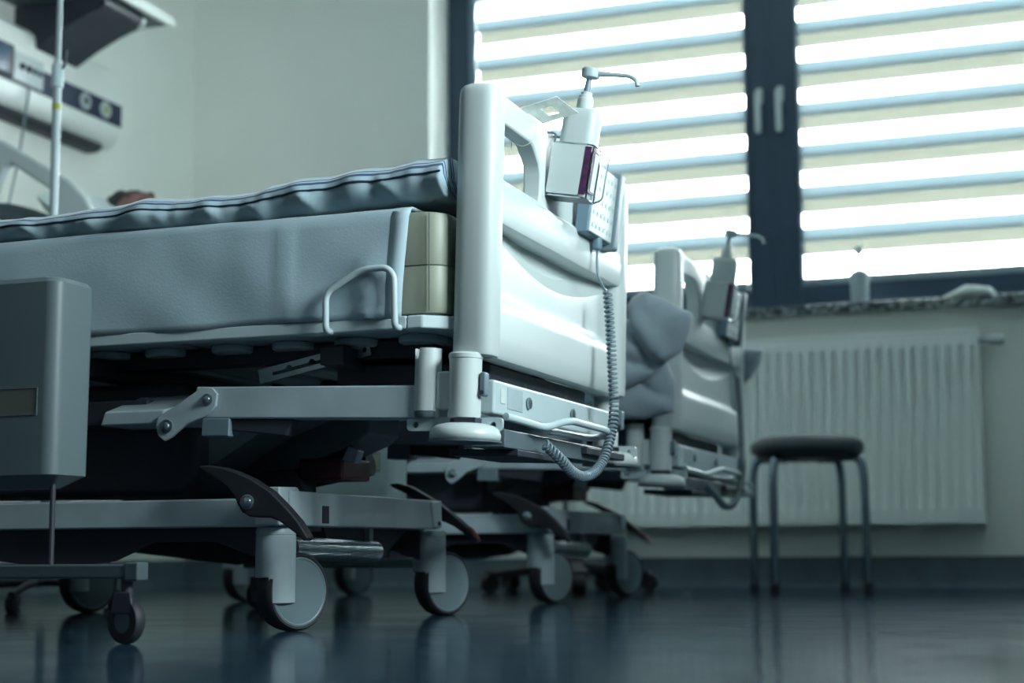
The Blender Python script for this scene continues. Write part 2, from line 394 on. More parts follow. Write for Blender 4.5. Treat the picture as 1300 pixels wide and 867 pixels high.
# ------------------------------------------------------------------ radiator
def radiator():
    x0, x1, z0, z1 = -1.976, -.386, .240, .955
    t = thing('panel_radiator', (x0, WALL_Y - .06, z0), 'white ribbed panel radiator on the wall below the window sill', 'radiator')
    W = x1 - x0; H = z1 - z0; n = 37; p = W / n
    cols = []; yf = -.055
    us = []
    for i in range(n):
        for fr_, d in ((0.0, 0), (.30, 0), (.38, .004), (.46, .011), (.54, .012), (.66, .012), (.74, .011), (.82, .004), (.90, 0)):
            us.append((i * p + fr_ * p, d))
    us.append((W, 0))
    zs = [(0, 0, 0), (.052, 0, 0), (.060, .0, .3), (.066, 1, 1), (H - .062, 1, 1), (H - .056, 0, .3), (H - .045, 0, 0), (H, 0, 0)]
    rows = []
    for z, _, g in zs:
        rows.append([(u, yf + d * g, z) for u, d in us])
    m = MB().grid(rows)
    k = len(us)
    # closed back
    m.box(0, W, yf + .013, yf + .022, 0, H)
    m.build('front_panel', rad_m, t, ang=60)
    MB().box(.01, W - .01, .018, .040, .01, H - .01).build('rear_panel', rad_m, t, bevel=.004)
    for a in (-.003, W): MB().box(a, a + .003, yf, .040, 0, H).build('side_cover', rad_m, t)
    g = MB().box(-.003, W + .003, yf - .002, .042, H, H + .012)
    g.build('top_grille', rad_m, t, bevel=.004)
    v = MB().cyl((W, -.01, H - .03), (W + .045, -.01, H - .03), .011).build('valve_pipe', brushed, t)
    MB().lathe([(.012, 0), (.019, .005), (.021, .02), (.021, .055), (.017, .062)], (W + .035, -.01, H - .03), (1, 0, 0), 20).build('thermostat_knob', plastic, t)
    MB().box(.2, .24, .040, .058, .1, H - .1).box(W - .24, W - .2, .040, .058, .1, H - .1).build('wall_bracket', rad_m, t)
radiator()

# ------------------------------------------------------------------ bed
def T(p):                                  # upper frame of the bed stands slightly tilted
    return (p[0] + .030 * (p[2] - .4), p[1], p[2] - .035 * p[0])
UPPER = []                                 # names of parts carried by the lifting columns
def U(o): UPPER.append(o); return o

def make_bed():
    bed = thing('hospital_bed', (-1.04, 3.10, 0), 'whole near hospital bed, its white footboard and casters in sharp focus', 'bed', 'hospital beds')
    # posts
    for s in (-1, 1):
        m = MB(); rows = []; n = 40
        prof = [(.500, .94), (.506, 1.0), (.975, 1.0), (.985, .985), (.993, .94), (.999, .82), (1.003, .60), (1.004, .30)]
        for z, k in prof:
            ring = []
            for i in range(n):
                a = 2 * math.pi * i / n; c, q = math.cos(a), math.sin(a); e = .62
                ring.append((math.copysign(abs(c) ** e, c) * .0395 * k - .004, s * .415 + math.copysign(abs(q) ** e, q) * .036 * k, z))
            rows.append(ring)
        m.grid(rows, wrap=True); m.f += [tuple(range(n - 1, -1, -1)), tuple(range((len(rows) - 1) * n, len(rows) * n))]
        U(m.build('footboard_post', plastic, bed, tf=T, ang=50))
    # main panel with moulded grip recess and lower swell
    rows = []; NY = 40
    for j in range(NY + 1):
        t = j / NY; y = -.395 + .79 * t; e = math.sin(math.pi * t)
        bz = .742 - .062 * e                                   # lower edge of the crescent grip recess
        q = lambda f: bz + (.744 - bz) * f
        pr = [(-.018, .500), (.012, .497), (.022, .500), (.027, .508), (.028, .540), (.028, .585), (.0275, .597), (.025, .603), (.009, .618), (.006, .622), (.005, .628), (.005, .640), (.005, .660), (.005, bz - .004), (.0048, bz - .001), (.004 - .003 * e, bz + .0015), (.005 - .020 * e, q(.40)), (.005 - .028 * e, q(.75)), (.005 - .030 * e, .7480), (.003, .7495), (.028, .7500), (.031, .756), (.032, .800), (.030, .822), (.024, .829), (.014, .832), (.002, .840), (-.012, .843), (-.018, .840)]
        rows.append([(x, y, z) for x, z in pr])
    m = MB().grid(rows, wrap=True); k = len(rows[0]); m.f += [tuple(range(k)), tuple(range(NY * k, NY * k + k))]
    U(m.build('footboard_panel', plastic, bed, tf=T, ang=32))
    # top frame: bar, centre bridge, two grip openings
    outer = [(-.40, .825), (.40, .825), (.40, .985), (.385, 1.0), (-.40, 1.0)]
    h1 = [(-.375, .840), (-.150, .840), (-.142, .848), (-.142, .895), (-.150, .915), (-.185, .942), (-.20, .946), (-.375, .946)]
    h2 = [(-y, z) for y, z in h1][::-1]; h2 = [(y + .02 if y < .3 else y, z) for y, z in h2]
    m = holed(outer, [h1, h2], 'x', -.020, .018)
    U(m.build('footboard_grip_frame', plastic, bed, tf=T, bevel=.008, seg=3, ang=40))
    # sockets, corner bumpers, accessory holders
    for s in (-1, 1):
        Y = s * .440
        U(MB().lathe([(.027, .384), (.029, .386), (.0295, .492), (.031, .493), (.031, .500), (.028, .503)], (-.014, Y, 0), n=36).build('post_socket', plastic, bed, tf=T))
        U(MB().lathe([(.026, .376), (.026, .384)], (-.014, Y, 0), n=28).build('socket_foot', dark_m, bed, tf=T))
        lk = MB().prism(rrect(.017, .028, .424, .468, .005), 'y', Y - .011, Y + .011); o = U(lk.build('post_lock', grey_pl, bed, bevel=.003, tf=T))
        MB().lathe([(.004, 0), (.004, .002)], (.023, Y - .0115, .431), (0, -1, 0), 12).build('lock_screw', dark_m, o, tf=T)
        # accessory tube with a notch cut in the rim
        n = 40; rows = []
        for rr, zf in ((.0245, 0), (.0245, 1), (.0205, 1), (.0205, 0)):
            ring = []
            for i in range(n):
                a = 2 * math.pi * i / n
                da = abs((a - R(232 if s < 0 else 128) + math.pi) % (2 * math.pi) - math.pi)
                top = .512 - (.020 if da < .30 else 0) - (.0 if da > .30 else 0)
                z = .398 if zf == 0 else top
                ring.append((-.089 + rr * math.cos(a), Y - s * .005 + rr * math.sin(a), z))
            rows.append(ring)
        m = MB().grid(rows, wrap=True); m.f += [tuple([i, (i + 1) % n, 3 * n + (i + 1) % n, 3 * n + i]) for i in range(n)]
        U(m.build('accessory_socket', plastic, bed, tf=T, ang=30))
        U(MB().lathe([(.022, .386), (.024, .390), (.024, .397)], (-.089, Y - s * .005, 0), n=28).build('socket_ring', mid_m, bed, tf=T))
        U(MB().box(-.068, -.038, Y - .010, Y + .010, .400, .470).build('socket_bridge', plastic, bed, bevel=.005, tf=T))
        pl_ = holed(rrect(-.125, .060, .362, .387, .008), [[(x + .006 * math.cos(-a), .373 + .006 * math.sin(-a)) for a in [k * math.pi / 6 for k in range(12)]] for x in (-.108, .042)], 'y', Y + s * .000 - .003, Y + .003)
        U(pl_.build('mounting_plate', paint, bed, tf=T))
        o = U(MB().lathe([(.050, .343), (.060, .344), (.0635, .348), (.0640, .355), (.060, .365), (.051, .371), (.036, .3745), (.02, .375)], (-.006, s * .455, 0), n=44).build('corner_bumper', plastic, bed, ang=60, tf=T))
        MB().lathe([(.055, .340), (.0650, .341), (.0650, .3445), (.055, .345)], (-.006, s * .455, 0), n=40).build('bumper_rim', mid_m, o, tf=T)
        # dome end cap under the bumper's axle
        U(MB().box(-.02, .02, s * .455 - .02, s * .455 + .02, .362, .384).build('bumper_arm', dark_m, bed, tf=T))
    # transverse rail at the foot
    o = U(MB().box(-.010, .022, -.385, .385, .397, .461).build('end_rail', paint, bed, bevel=.006, tf=T))
    MB().box(.0215, .0232, -.355, -.330, .420, .446).build('rating_label', label_m, o, tf=T)
    MB().box(.0215, .0230, -.318, -.235, .412, .452).build('type_label', paint_low, o, tf=T)
    for y in (-.205, .07):
        MB().lathe([(.004, 0), (.011, .002), (.011, .006), (.006, .007)], (.0225, y, .432), (1, 0, 0), 16).build('rail_rivet', brushed, o, tf=T)
    U(MB().tube(arc([(.028, -.34, .396), (.046, -.28, .390), (.060, -.21, .384), (.078, -.15, .400), (.085, -.12, .404), (.085, .10, .402), (.080, .155, .400), (.056, .150, .388), (.050, .08, .384), (.050, -.17, .382)], .02), .0075, 12).build('release_handle', paint, bed, tf=T))
    U(MB().box(-.03, .035, -.36, .26, .338, .372).build('lower_cover_plate', mid_m, bed, bevel=.003, tf=T))
    U(MB().box(-.10, .04, -.30, -.02, .325, .338).box(.02, .05, .10, .38, .350, .366).build('cable_tray', dark_m, bed, bevel=.003, tf=T))
    U(MB().box(-.34, -.02, -.30, .30, .462, .500).build('inner_crossmember', dark_m, bed, bevel=.004, tf=T))
    for y in (-.10, .16):
        U(MB().cyl((-.05, y, .47), (-.02, y, .47), .010, 14).build('crossmember_bolt', mid_m, bed, tf=T))
    # long tubes of the lifting frame
    for s in (-1, 1):
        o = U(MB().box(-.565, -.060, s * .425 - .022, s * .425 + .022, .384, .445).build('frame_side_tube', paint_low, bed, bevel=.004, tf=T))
        MB().box(-.548, -.488, s * .425 - .024, s * .425 + .024, .350, .385).build('tube_block', grey_pl, o, bevel=.003, tf=T)
        MB().prism([(-.49, .384), (-.36, .384), (-.372, .352), (-.49, .362)], 'y', s * .42 - .018, s * .42 + .018).build('tube_gusset', dark_m, o, bevel=.003, tf=T)
        if s > 0: continue
        # bent link plate with its two bolts
        a = s * .452
        lp = [(-.645, .392), (-.640, .373), (-.625, .362), (-.608, .370), (-.575, .395), (-.53, .410), (-.515, .425), (-.512, .448), (-.522, .460), (-.545, .463), (-.60, .430), (-.640, .410)]
        o = U(MB().prism(lp, 'y', a - .004, a + .004).build('link_plate', paint_low, bed, bevel=.002))
        for bx, bz, br in ((-.620, .390, .013), (-.532, .438, .011)):
            MB().lathe([(br, 0), (br, .003), (br * .62, .004), (br * .55, .009), (br * .2, .011)], (bx, a + s * .004, bz), (0, s, 0), 18).build('pivot_bolt', brushed, o)
        # sloping cover of the lift arm
        w_ = MB().add([(-.775, s * .450, .396), (-.632, s * .450, .396), (-.632, s * .450, .423), (-.765, s * .450, .423),
                       (-.775, s * .26, .396), (-.560, s * .26, .396), (-.545, s * .30, .474), (-.755, s * .30, .474)],
                      [(0, 1, 2, 3), (3, 2, 6, 7), (0, 4, 5, 1), (1, 5, 6, 2), (0, 3, 7, 4), (4, 7, 6, 5)])
        U(w_.build('lift_arm_cover', paint_low if s < 0 else dark_m, bed, bevel=.004))
    for s in (-1, 1): U(MB().box(-1.85, -.70, s * .34, s * .40, .400, .450).build('head_side_tube', dark_m, bed, bevel=.004))
    # lift arms: inclined channels, and an added dark block standing in for under-bed shade
    MB().prism([(-.74, .280), (-.613, .323), (-.506, .384), (-.418, .414), (-.422, .436), (-.445, .446), (-.60, .404), (-.74, .350)], 'y', -.30, -.16).build('lift_arm', mid_m, bed, bevel=.006)
    MB().prism([(-.68, .250), (-.547, .312), (-.385, .373), (-.358, .392), (-.356, .428), (-.372, .442), (-.495, .430), (-.68, .335)], 'y', -.11, .05).build('lift_arm', mid_m, bed, bevel=.006)
    MB().prism([(-1.85, .300), (-1.60, .270), (-.66, .262), (-.62, .300), (-.62, .440), (-.66, .490), (-1.70, .490), (-1.85, .460)], 'y', -.34, -.12).build('underbed_shade_block', dark_m, bed, bevel=.02, seg=3)
    MB().box(-.64, -.52, -.12, -.02, .248, .312).prism([(-.62, .262), (-.60, .318), (-.52, .322), (-.48, .262)], 'y', -.13, -.09).build('lift_bearing', dark_m, bed, bevel=.006)
    for x, y, z in ((-.440, -.302, .420),):
        MB().lathe([(.013, 0), (.013, .004), (.007, .005), (.006, .010)], (x, y + .002, z), (0, -1, 0), 16).build('arm_bolt', brushed, bed)
    o = MB().box(-.515, -.413, -.118, .02, .298, .343).build('actuator_motor', darkred, bed, bevel=.006)
    MB().prism([(-.415, .338), (-.385, .330), (-.376, .356), (-.40, .366)], 'y', -.118, -.09).build('motor_clevis', brushed, o, bevel=.002)
    MB().cyl((-.70, .10, .30), (-.45, .10, .34), .026, 20).build('actuator_tube', dark_m, bed)
    # slotted adjustment bar
    d = Vector((.171, .033)).normalized(); q = Vector((-d.y, d.x))
    def L(u, v): c = Vector((-.488, .490)) + d * u + q * v; return (c.x, c.y)
    hole = [L(.215, -.0035), L(.215, .0035), L(.175, .0035), L(.170, .009), L(.164, .0095), L(.160, .0035), L(.125, .0035), L(.120, .009), L(.114, .0095), L(.110, .0035), L(.075, .0035), L(.070, .009), L(.064, .0095), L(.060, .0035), L(.03, .0035), L(.03, -.0035)]
    circ = [L(.231 + .005 * math.cos(-a), .005 * math.sin(-a)) for a in [k * math.pi / 5 for k in range(10)]]
    U(holed([L(0, -.013), L(.243, -.013), L(.243, .015), L(0, .015)], [hole, circ], 'y', -.337, -.333).build('slotted_adjuster', brushed, bed))
    # mattress platform
    o = U(MB().box(-2.15, -.115, -.470, -.440, .549, .574).box(-2.15, -.115, .440, .470, .549, .574)
          .prism([(-.115, -.470), (-.085, -.470), (-.030, -.425), (-.030, .425), (-.085, .470), (-.115, .470), (-.115, .44), (-.095, .44), (-.060, .41), (-.060, -.41), (-.095, -.44), (-.115, -.44)], 'z', .549, .574)
          .build('platform_frame', paint, bed, bevel=.004))
    for x0, x1 in ((-.62, -.08), (-1.16, -.64), (-1.50, -1.18), (-2.12, -1.52)):
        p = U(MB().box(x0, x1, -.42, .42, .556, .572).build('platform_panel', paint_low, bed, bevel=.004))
        rb = MB(); n = max(2, int((x1 - x0) / .125))
        for i in range(n):
            c = x0 + (i + .5) * (x1 - x0) / n
            rb.prism(rrect(c - .042, c + .042, -.37, .37, .04), 'z', .540, .557)
        rb.build('pressed_rib', paint_low, p, bevel=.006)
    for y in (-.30, .30):
        U(MB().box(-1.9, -.12, y - .022, y + .022, .518, .552).build('platform_bearer', dark_m, bed, bevel=.003))
    for x in (-.30, -.85, -1.40):
        U(MB().box(x - .025, x + .025, -.40, .40, .500, .536).build('platform_crossbar', dark_m, bed, bevel=.003))
    # mattress retaining loops
    for s in (-1, 1):
        pts = [(-.268, s * .468, .552), (-.268, s * .488, .552), (-.268, s * .490, .622), (-.196, s * .490, .660), (-.146, s * .490, .661), (-.131, s * .490, .645), (-.130, s * .488, .552), (-.130, s * .468, .552)]
        U(MB().tube(arc(pts, .018), .0062, 12).build('mattress_retainer', paint, bed))
    # headboard
    o = U(MB().prism(rrect(-.44, .44, .58, 1.02, .09), 'x', -2.27, -2.235).build('headboard', plastic, bed, bevel=.01))
    U(MB().box(-2.25, -2.20, -.32, -.28, .40, .62).box(-2.25, -2.20, .28, .32, .40, .62).box(-2.23, -1.80, -.40, .40, .41, .44).build('headboard_bracket', paint, bed, bevel=.004))
    # base frame
    for s in (-1, 1):
        yb = -.385 if s < 0 else .37
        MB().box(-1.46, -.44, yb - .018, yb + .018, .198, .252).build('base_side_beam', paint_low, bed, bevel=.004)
    o = MB().box(-.435, -.392, -.385, .345, .200, .266).build('base_end_beam', paint_low, bed, bevel=.003)
    MB().box(-.3925, -.3905, -.250, -.222, .206, .240).build('beam_slot', rubber, o, smooth=False)
    MB().prism([(.310, .203), (.296, .262), (.352, .266), (.356, .203)], 'x', -.440, -.386).build('beam_end_cap', paint, o, bevel=.003)
    MB().lathe([(.005, 0), (.005, .003)], (-.386, .335, .213), (1, 0, 0), 12).build('cap_screw', dark_m, o)
    MB().prism([(-.380, .200), (-.330, .262), (-.345, .274), (-.420, .272), (-.420, .200)], 'x', -.450, -.396).build('beam_corner', paint_low, o, bevel=.004)
    MB().box(-1.47, -1.42, -.385, .375, .198, .252).build('base_head_beam', dark_m, bed, bevel=.003)
    # plates under the base, brake rods
    MB().prism([(-.10, .20), (.33, .20), (.31, .190), (.19, .133), (.08, .128), (-.06, .140)], 'x', -.470, -.464).build('base_gusset', dark_m, bed)
    for s in (-1, 1):
        yb = -.36 if s < 0 else .35
        MB().prism([(-1.44, .198), (-.44, .198), (-.44, .130), (-.475, .140), (-.565, .171), (-.70, .171), (-.79, .135), (-.92, .120), (-1.2, .150)], 'y', yb - .003, yb + .003).build('base_side_skirt', dark_m, bed)
    MB().cyl((-.46, -.26, .158), (-.46, .14, .150), .023, 24).build('brake_cylinder', brushed, bed)
    MB().lathe([(.005, -.012), (.011, -.008), (.013, 0), (.011, .008), (.005, .012)], (-.452, -.285, .158), (0, 1, 0), 16).build('brake_ball_joint', chrome, bed)
    MB().box(-.468, -.452, -.27, -.25, .138, .200).box(-.468, -.452, .10, .12, .150, .200).build('brake_bracket', paint_low, bed, bevel=.002)
    # casters
    for cx, cy in ((-.437, -.355), (-.437, .400), (-1.42, -.355), (-1.42, .400)):
        foot = cx > -1
        nd = Vector((.92, -.39, 0)).normalized(); dd = Vector((.39, .92, 0)).normalized()
        axis = Vector((cx, cy, 0)); wc = axis + dd * .038 + Vector((0, 0, .075)) + nd * .004
        c = MB().lathe([(.037, .102), (.0385, .104), (.0385, .1805), (.0375, .181), (.0375, .1828), (.0385, .1834), (.0385, .190), (.036, .1965), (.030, .199)], axis, n=40).build('caster_housing', paint_low, bed, ang=30)
        # skirt of the housing that reaches down over the hub
        a0 = math.atan2(nd.y, nd.x); rows = []
        for rr, zz in ((.0385, .106), (.0385, .055), (.0345, .055), (.0345, .106)):
            rows.append([(axis.x + rr * math.cos(a0 + a), axis.y + rr * math.sin(a0 + a), zz) for a in [R(-58 + 116 * k / 16) for k in range(17)]])
        m = MB().grid(rows); m.f += [(0, 17, 34, 51), (16, 33, 50, 67)]
        m.build('housing_skirt', paint_low, c, ang=30)
        # tyre
        prof = [(.058, -.021), (.070, -.023), (.0735, -.019), (.075, -.010), (.075, .010), (.0735, .019), (.070, .023), (.058, .021)]
        tr = MB().lathe(prof, wc, nd, 56, closed=True).build('caster_tyre', rubber, bed, ang=50)
        MB().lathe([(.0, -.020), (.055, -.021), (.0655, -.0215), (.0655, -.010), (.0655, .010), (.0655, .0225), (.0625, .0235), (.0605, .0225), (.045, .0250), (.02, .0265), (.0, .0265)], wc, nd, 48).build('wheel_hub', hub_m, tr, ang=25)
        MB().cyl(wc - nd * .030, wc + nd * .012, .008, 14).build('axle', mid_m, tr)
        if foot:
            # brake pedal: curved rocker with rounded lobe at its pivot
            py = -.447 if cy < 0 else .452
            dx = 0
            top = [(-.559, .312), (-.539, .3135), (-.507, .305), (-.478, .290), (-.439, .269), (-.408, .246), (-.377, .222), (-.352, .201), (-.329, .174)]
            bot = [(-.335, .169), (-.350, .179), (-.369, .193), (-.394, .209), (-.411, .217), (-.424, .221), (-.436, .2215), (-.447, .224), (-.458, .231), (-.466, .243), (-.476, .258), (-.490, .272), (-.507, .283), (-.527, .293), (-.544, .300), (-.553, .305)]
            sh = .012 if cy < 0 else 0
            if cy < 0: bot = [(-.335, .169), (-.350, .182), (-.369, .195), (-.387, .207), (-.405, .213), (-.432, .214), (-.448, .216), (-.464, .224), (-.474, .238), (-.480, .252), (-.494, .268), (-.507, .279), (-.527, .291), (-.544, .300), (-.553, .305)]; top = [(-.559, .312), (-.539, .3135), (-.507, .309), (-.478, .300), (-.445, .286), (-.405, .262), (-.374, .234), (-.348, .207), (-.326, .176)]
            po_ = MB().prism([(x + sh, z) for x, z in top + bot], 'y', py - .015, py + .015)
            p = po_.build('brake_pedal', pedal_m, bed, bevel=.004, seg=2)
            MB().prism([(x + sh, z) for x, z in ((-.358, .2085), (-.347, .1995), (-.332, .1795), (-.3335, .176), (-.343, .184), (-.356, .197))], 'y', py - .009, py + .009).build('red_pedal_tip', red_m, p)
            sg = -1 if cy < 0 else 1
            MB().lathe([(.014, 0), (.014, .003), (.011, .004), (.010, .003), (.009, .008), (.004, .010)], (-.446 + sh * .5, py + sg * .015, .243), (0, sg, 0), 24).build('pedal_bolt', brushed, p)
            MB().cyl((-.446, py - sg * .01, .243), (-.446, cy, .235), .009, 14).build('pedal_axle', mid_m, p)
    return bed

bed1 = make_bed()
upper_names = set(o.name for o in UPPER)
def copy_bed(src):
    c = src.copy(); sc.collection.objects.link(c)
    for ch in list(src.children):
        k = ch.copy(); sc.collection.objects.link(k); k.parent = c
        if ch.name in upper_names: k.location = (-.045, 0, -.022)
        for g in ch.children:
            q = g.copy(); sc.collection.objects.link(q); q.parent = k
    return c
B2X, B2Y = -.010, 1.590
bed2 = copy_bed(bed1)
bed2.location = (-1.04 + B2X, 3.10 + B2Y, 0)
bed2['label'] = 'whole blurred far hospital bed by the radiator, its head section raised'

# raised plastic side rail and back section belong to the far bed only
ox, oy = -1.04 + B2X, 3.10 + B2Y
out = [(-3.52, 1.40), (-3.44, 1.47), (-3.34, 1.50), (-3.24, 1.468), (-3.06, 1.362), (-2.985, 1.318), (-2.925, 1.262), (-2.885, 1.200), (-2.870, 1.12), (-2.90, 1.04), (-3.0, 1.0), (-3.3, 1.06), (-3.48, 1.20)]
hol = [(-3.205, 1.388), (-3.06, 1.295), (-3.045, 1.27), (-3.06, 1.17), (-3.18, 1.17), (-3.27, 1.22), (-3.285, 1.25), (-3.225, 1.38)]
holed([(x - ox, z) for x, z in out], [[(x - ox, z) for x, z in hol]], 'y', 4.150 - oy, 4.185 - oy).build('head_side_rail', plastic, bed2, bevel=.012, seg=3)
MB().box(-3.05 - ox, -3.0 - ox, 4.185 - oy, 4.21 - oy, .62, 1.08).build('side_rail_arm', paint, bed2, bevel=.004)

# ------------------------------------------------------------------ mattresses and bedding
def mattress(bx, by, raised, label):
    t = thing('mattress', (bx, by, .575), label, 'mattress', 'mattresses')
    def lift(p):
        x, y, z = p
        if raised and x < -1.35:
            a = R(34); d = -1.35 - x
            return (-1.35 - d * math.cos(a) - (z) * math.sin(a) * -0 - z * math.sin(a) * .0 + z * math.sin(a) * .9, y, d * math.sin(a) + z * math.cos(a))
        return p
    L0, W2 = (-2.18, .463)
    nseg = 50; rows = []
    rr = .045
    x1 = -.045
    outl = []
    base = rrect(L0, x1, -W2, W2, rr, 8)
    dense = []
    for i, p in enumerate(base):
        q = base[(i + 1) % len(base)]; d = math.dist(p, q); k = max(1, int(d / .06))
        for j in range(k): dense.append((p[0] + (q[0] - p[0]) * j / k, p[1] + (q[1] - p[1]) * j / k))
    cx, cy = (L0 + x1) / 2, 0
    H = .192
    prof = [(.97, 0.0), (.995, .004), (1.0, .014), (1.0, .088), (.9985, .0905), (1.0, .093), (1.0, .178), (.995, .188), (.97, .193), (.5, .195), (.02, .195)]
    for k, z in prof:
        ring = []
        for x, y in dense:
            # inset by distance rather than scaling
            if k > .9:
                ins = (1 - k) * .5; dx = max(-1, min(1, (x - cx) / ((x1 - L0) / 2))); dy = y / W2
                px = x - math.copysign(ins, dx) * (abs(dx) > .93); py = y - math.copysign(ins, dy) * (abs(dy) > .85)
            else:
                px, py = cx + (x - cx) * k, y * k
            w_ = .0035 * nz(px * 6, py * 6, z * 9)
            ring.append((px + w_ * .5, py + (w_ if abs(py) > .4 else 0), z + w_ * (z > .1)))
        rows.append(ring)
    m = MB().grid(rows, wrap=True); n = len(dense); m.f += [tuple(range(n - 1, -1, -1)), tuple(range((len(rows) - 1) * n, len(rows) * n))]
    m.xf(lift); m.build('mattress_core', cream, t, ang=50)
    s = MB()
    s.tube([(x1 - .028, y, z) for y, z in ((-W2 - .001, .006), (-W2 - .002, .09), (-W2 - .001, .186))], .0011, 6)
    s.tube([(x + .0, y, .0915) for x, y in [(x, y) for x, y in dense if x > -.4 and y < 0]], .0012, 6)
    s.build('mattress_seam', mat('seam_thread', (.10, .12, .10), .8), t)
    return t, lift
mt1, _ = mattress(-1.04, 3.10, False, 'cream vinyl mattress on the near bed, its bare corner next to the footboard post')
mt2, lift2 = mattress(-1.04 + B2X - .045, 3.10 + B2Y, True, 'cream mattress of the far bed with its head half tilted up')
mt2.location.z = .553

def bed_sheet(bx, by, z, label, lift=None, x_end=-.108):
    W = .468; H = .203; rows = []; NX = 110
    xs = [-2.10 + (x_end + 2.10) * i / NX for i in range(NX + 1)]
    cs = []
    for k in range(15): cs.append((-W, -.004 + (H - .016) * k / 14, 'n'))
    for k in range(1, 6): a = R(180 - 90 * k / 5); cs.append((-W + .014 + .014 * math.cos(a), H - .018 + .014 * math.sin(a), 't'))
    for k in range(1, 18): cs.append((-W + .014 + (2 * W - .028) * k / 18, H - .003, 't'))
    for k in range(1, 6): a = R(90 - 90 * k / 5); cs.append((W - .014 + .014 * math.cos(a), H - .018 + .014 * math.sin(a), 't'))
    for k in range(1, 15): cs.append((W, H - .018 - (H - .016) * k / 14, 'f'))
    for i, x in enumerate(xs):
        row = []
        for (y, zz, sd) in cs:
            low = max(0, 1 - zz / H)
            xx = x - (.018 * low * max(0, 1 - (xs[-1] - x) / .12) if sd == 'n' else 0)
            wv = .0035 * nz(x * 3.0, zz * 5, 1.7) + .0022 * nz(x * 11, zz * 9 + x * 4, 4.1) + .002 * low * math.sin(x * 25 + zz * 30)
            if sd == 'n':
                # cloth gathers behind the retaining loop
                g = math.exp(-((x + .185) / .030) ** 2) * max(0, low - .35) * 1.2; fold = .014 * g * math.sin((x + zz * 1.3) * 60)
                wv -= abs(fold) + .010 * g
                wv -= .004 * math.exp(-((x + .37 - .02 * low) / .010) ** 2)
                yy = y + wv - .006 * low * (1 - low) * 4 * .6
                z2 = zz + .005 * nz(x * 4, 3, 0) * low
            elif sd == 'f': yy = y + abs(wv); z2 = zz
            else: yy = y; z2 = zz + .5 * wv
            row.append((xx, yy, z2))
        rows.append(row)
    m = MB().grid(rows)
    if lift: m.xf(lift)
    o = m.build('bed_sheet', sheet_m, ang=180); o.location = (bx, by, z)
    tag(o, label, 'bed sheet', 'bed sheets')
    so = o.modifiers.new('thick', 'SOLIDIFY'); so.thickness = .0022; so.offset = 1
    # stitched hem along the foot edge
    hm = MB().grid([[Vector(p) + Vector((0, -.0026 if p[1] < -.45 else (.0026 if p[1] > .45 else 0), .003 if abs(p[1]) < .455 else 0)) for p in r] for r in rows[-3:]])
    if lift: hm.xf(lift)
    h = hm.build('sheet_hem', hem_m, o, ang=180); sh = h.modifiers.new('thick', 'SOLIDIFY'); sh.thickness = .0015
    return o
bed_sheet(-1.04, 3.10, .575, 'pale blue sheet stretched down the side of the near mattress')
bed_sheet(-1.04 + B2X - .045, 3.10 + B2Y, .553, 'pale sheet pulled over the tilted mattress of the far bed', lift2)

def duvet(bx, by, z0, x0, x1, label, lift=None, name_group='duvets'):
    W = .452; NX = 260; rows = []; uvs = []
    def cross(x, e):
        """closed section from near underside, round the near edge, over the top, to the far edge and back"""
        near = .015 if x > -.75 else .0
        lift_r = .018 * max(0, min(1, (x + .42) / .35))       # stands clear of the sheet near the foot
        th = .045 + .030 * max(0, min(1, (x + 1.1) / 1.0))
        th += .005 * nz(x * 5, 0, 0)
        b = lift_r; pts = []
        for k in range(10): pts.append((-W + .05 + .8 * (1 - k / 9.0), b + .002))
        for k in range(1, 14):
            a = R(270 - 180 * k / 13); pts.append((-W + .028 + .040 * math.cos(a), b + th / 2 + (th / 2) * math.sin(a)))
        for k in range(1, 30): pts.append((-W + .028 + (2 * W - .056) * k / 29, b + th))
        for k in range(1, 10):
            a = R(90 - 180 * k / 9); pts.append((W - .028 + .035 * math.cos(a), b + th / 2 + (th / 2) * math.sin(a)))
        return pts
    for i in range(NX + 1):
        x = x0 + (x1 - x0) * i / NX; e = 1 - max(0, (abs((i / NX) - .5) * 2 - .97) / .03)
        ps = cross(x, e); row = []; L = -.8
        last = None; L = -sum(math.dist(ps[a], ps[a + 1]) for a in range(16))
        for j, (y, z) in enumerate(ps):
            if last is not None: L += math.dist(last, (y, z))
            last = (y, z)
            s = nz(x * 5 + 3, y * 5, z * 3); s2 = nz(x * 17, y * 6 + L * 2, 7.7); s3 = nz(x * 42, L * 7, 2.2)
            pleat = (1 - min(1, abs(nz(x * 7.5 + z * 6, .3, 5)) * 3.2)) ** 1.5 * 1.6
            y2, z2 = y, z
            if 9 < j < 24:
                y2 += -.009 * s - .012 * s2 - .010 * pleat * (1 if j < 16 else .35) - .005 * s3
                z2 += .004 * s + .002 * s2
            elif j >= 24 and j < 52:
                z2 += .010 * s + .006 * s2 + .003 * s3
            z2 += .008 * math.exp(-((y + .25) / .3) ** 2) * (j >= 22)
            row.append((x, y2, z2)); uvs.append((x, L))
        rows.append(row)
    m = MB().grid(rows); m.uv = uvs
    n = len(rows[0])
    m.f += [tuple(range(n)), tuple(range(NX * n + n - 1, NX * n - 1, -1))]
    m.f += [(i * n, i * n + n - 1, (i + 1) * n + n - 1, (i + 1) * n) for i in range(NX)]
    if lift: m.xf(lift)
    o = m.build('duvet', duvet_m, ang=180); o.location = (bx, by, z0); tag(o, label, 'duvet', name_group)
    pip = []
    for r in rows:
        p = Vector(r[16]); pip.append(p + Vector((0, -.0018, .001)))
    if lift: pip = [lift(p) for p in pip]
    MB().tube(pip, .0020, 7).build('piping', navy, o)
    return o
duvet(-1.04, 3.10, .776, -2.10, -.048, 'pale duvet with navy stripes and piping on the near bed')
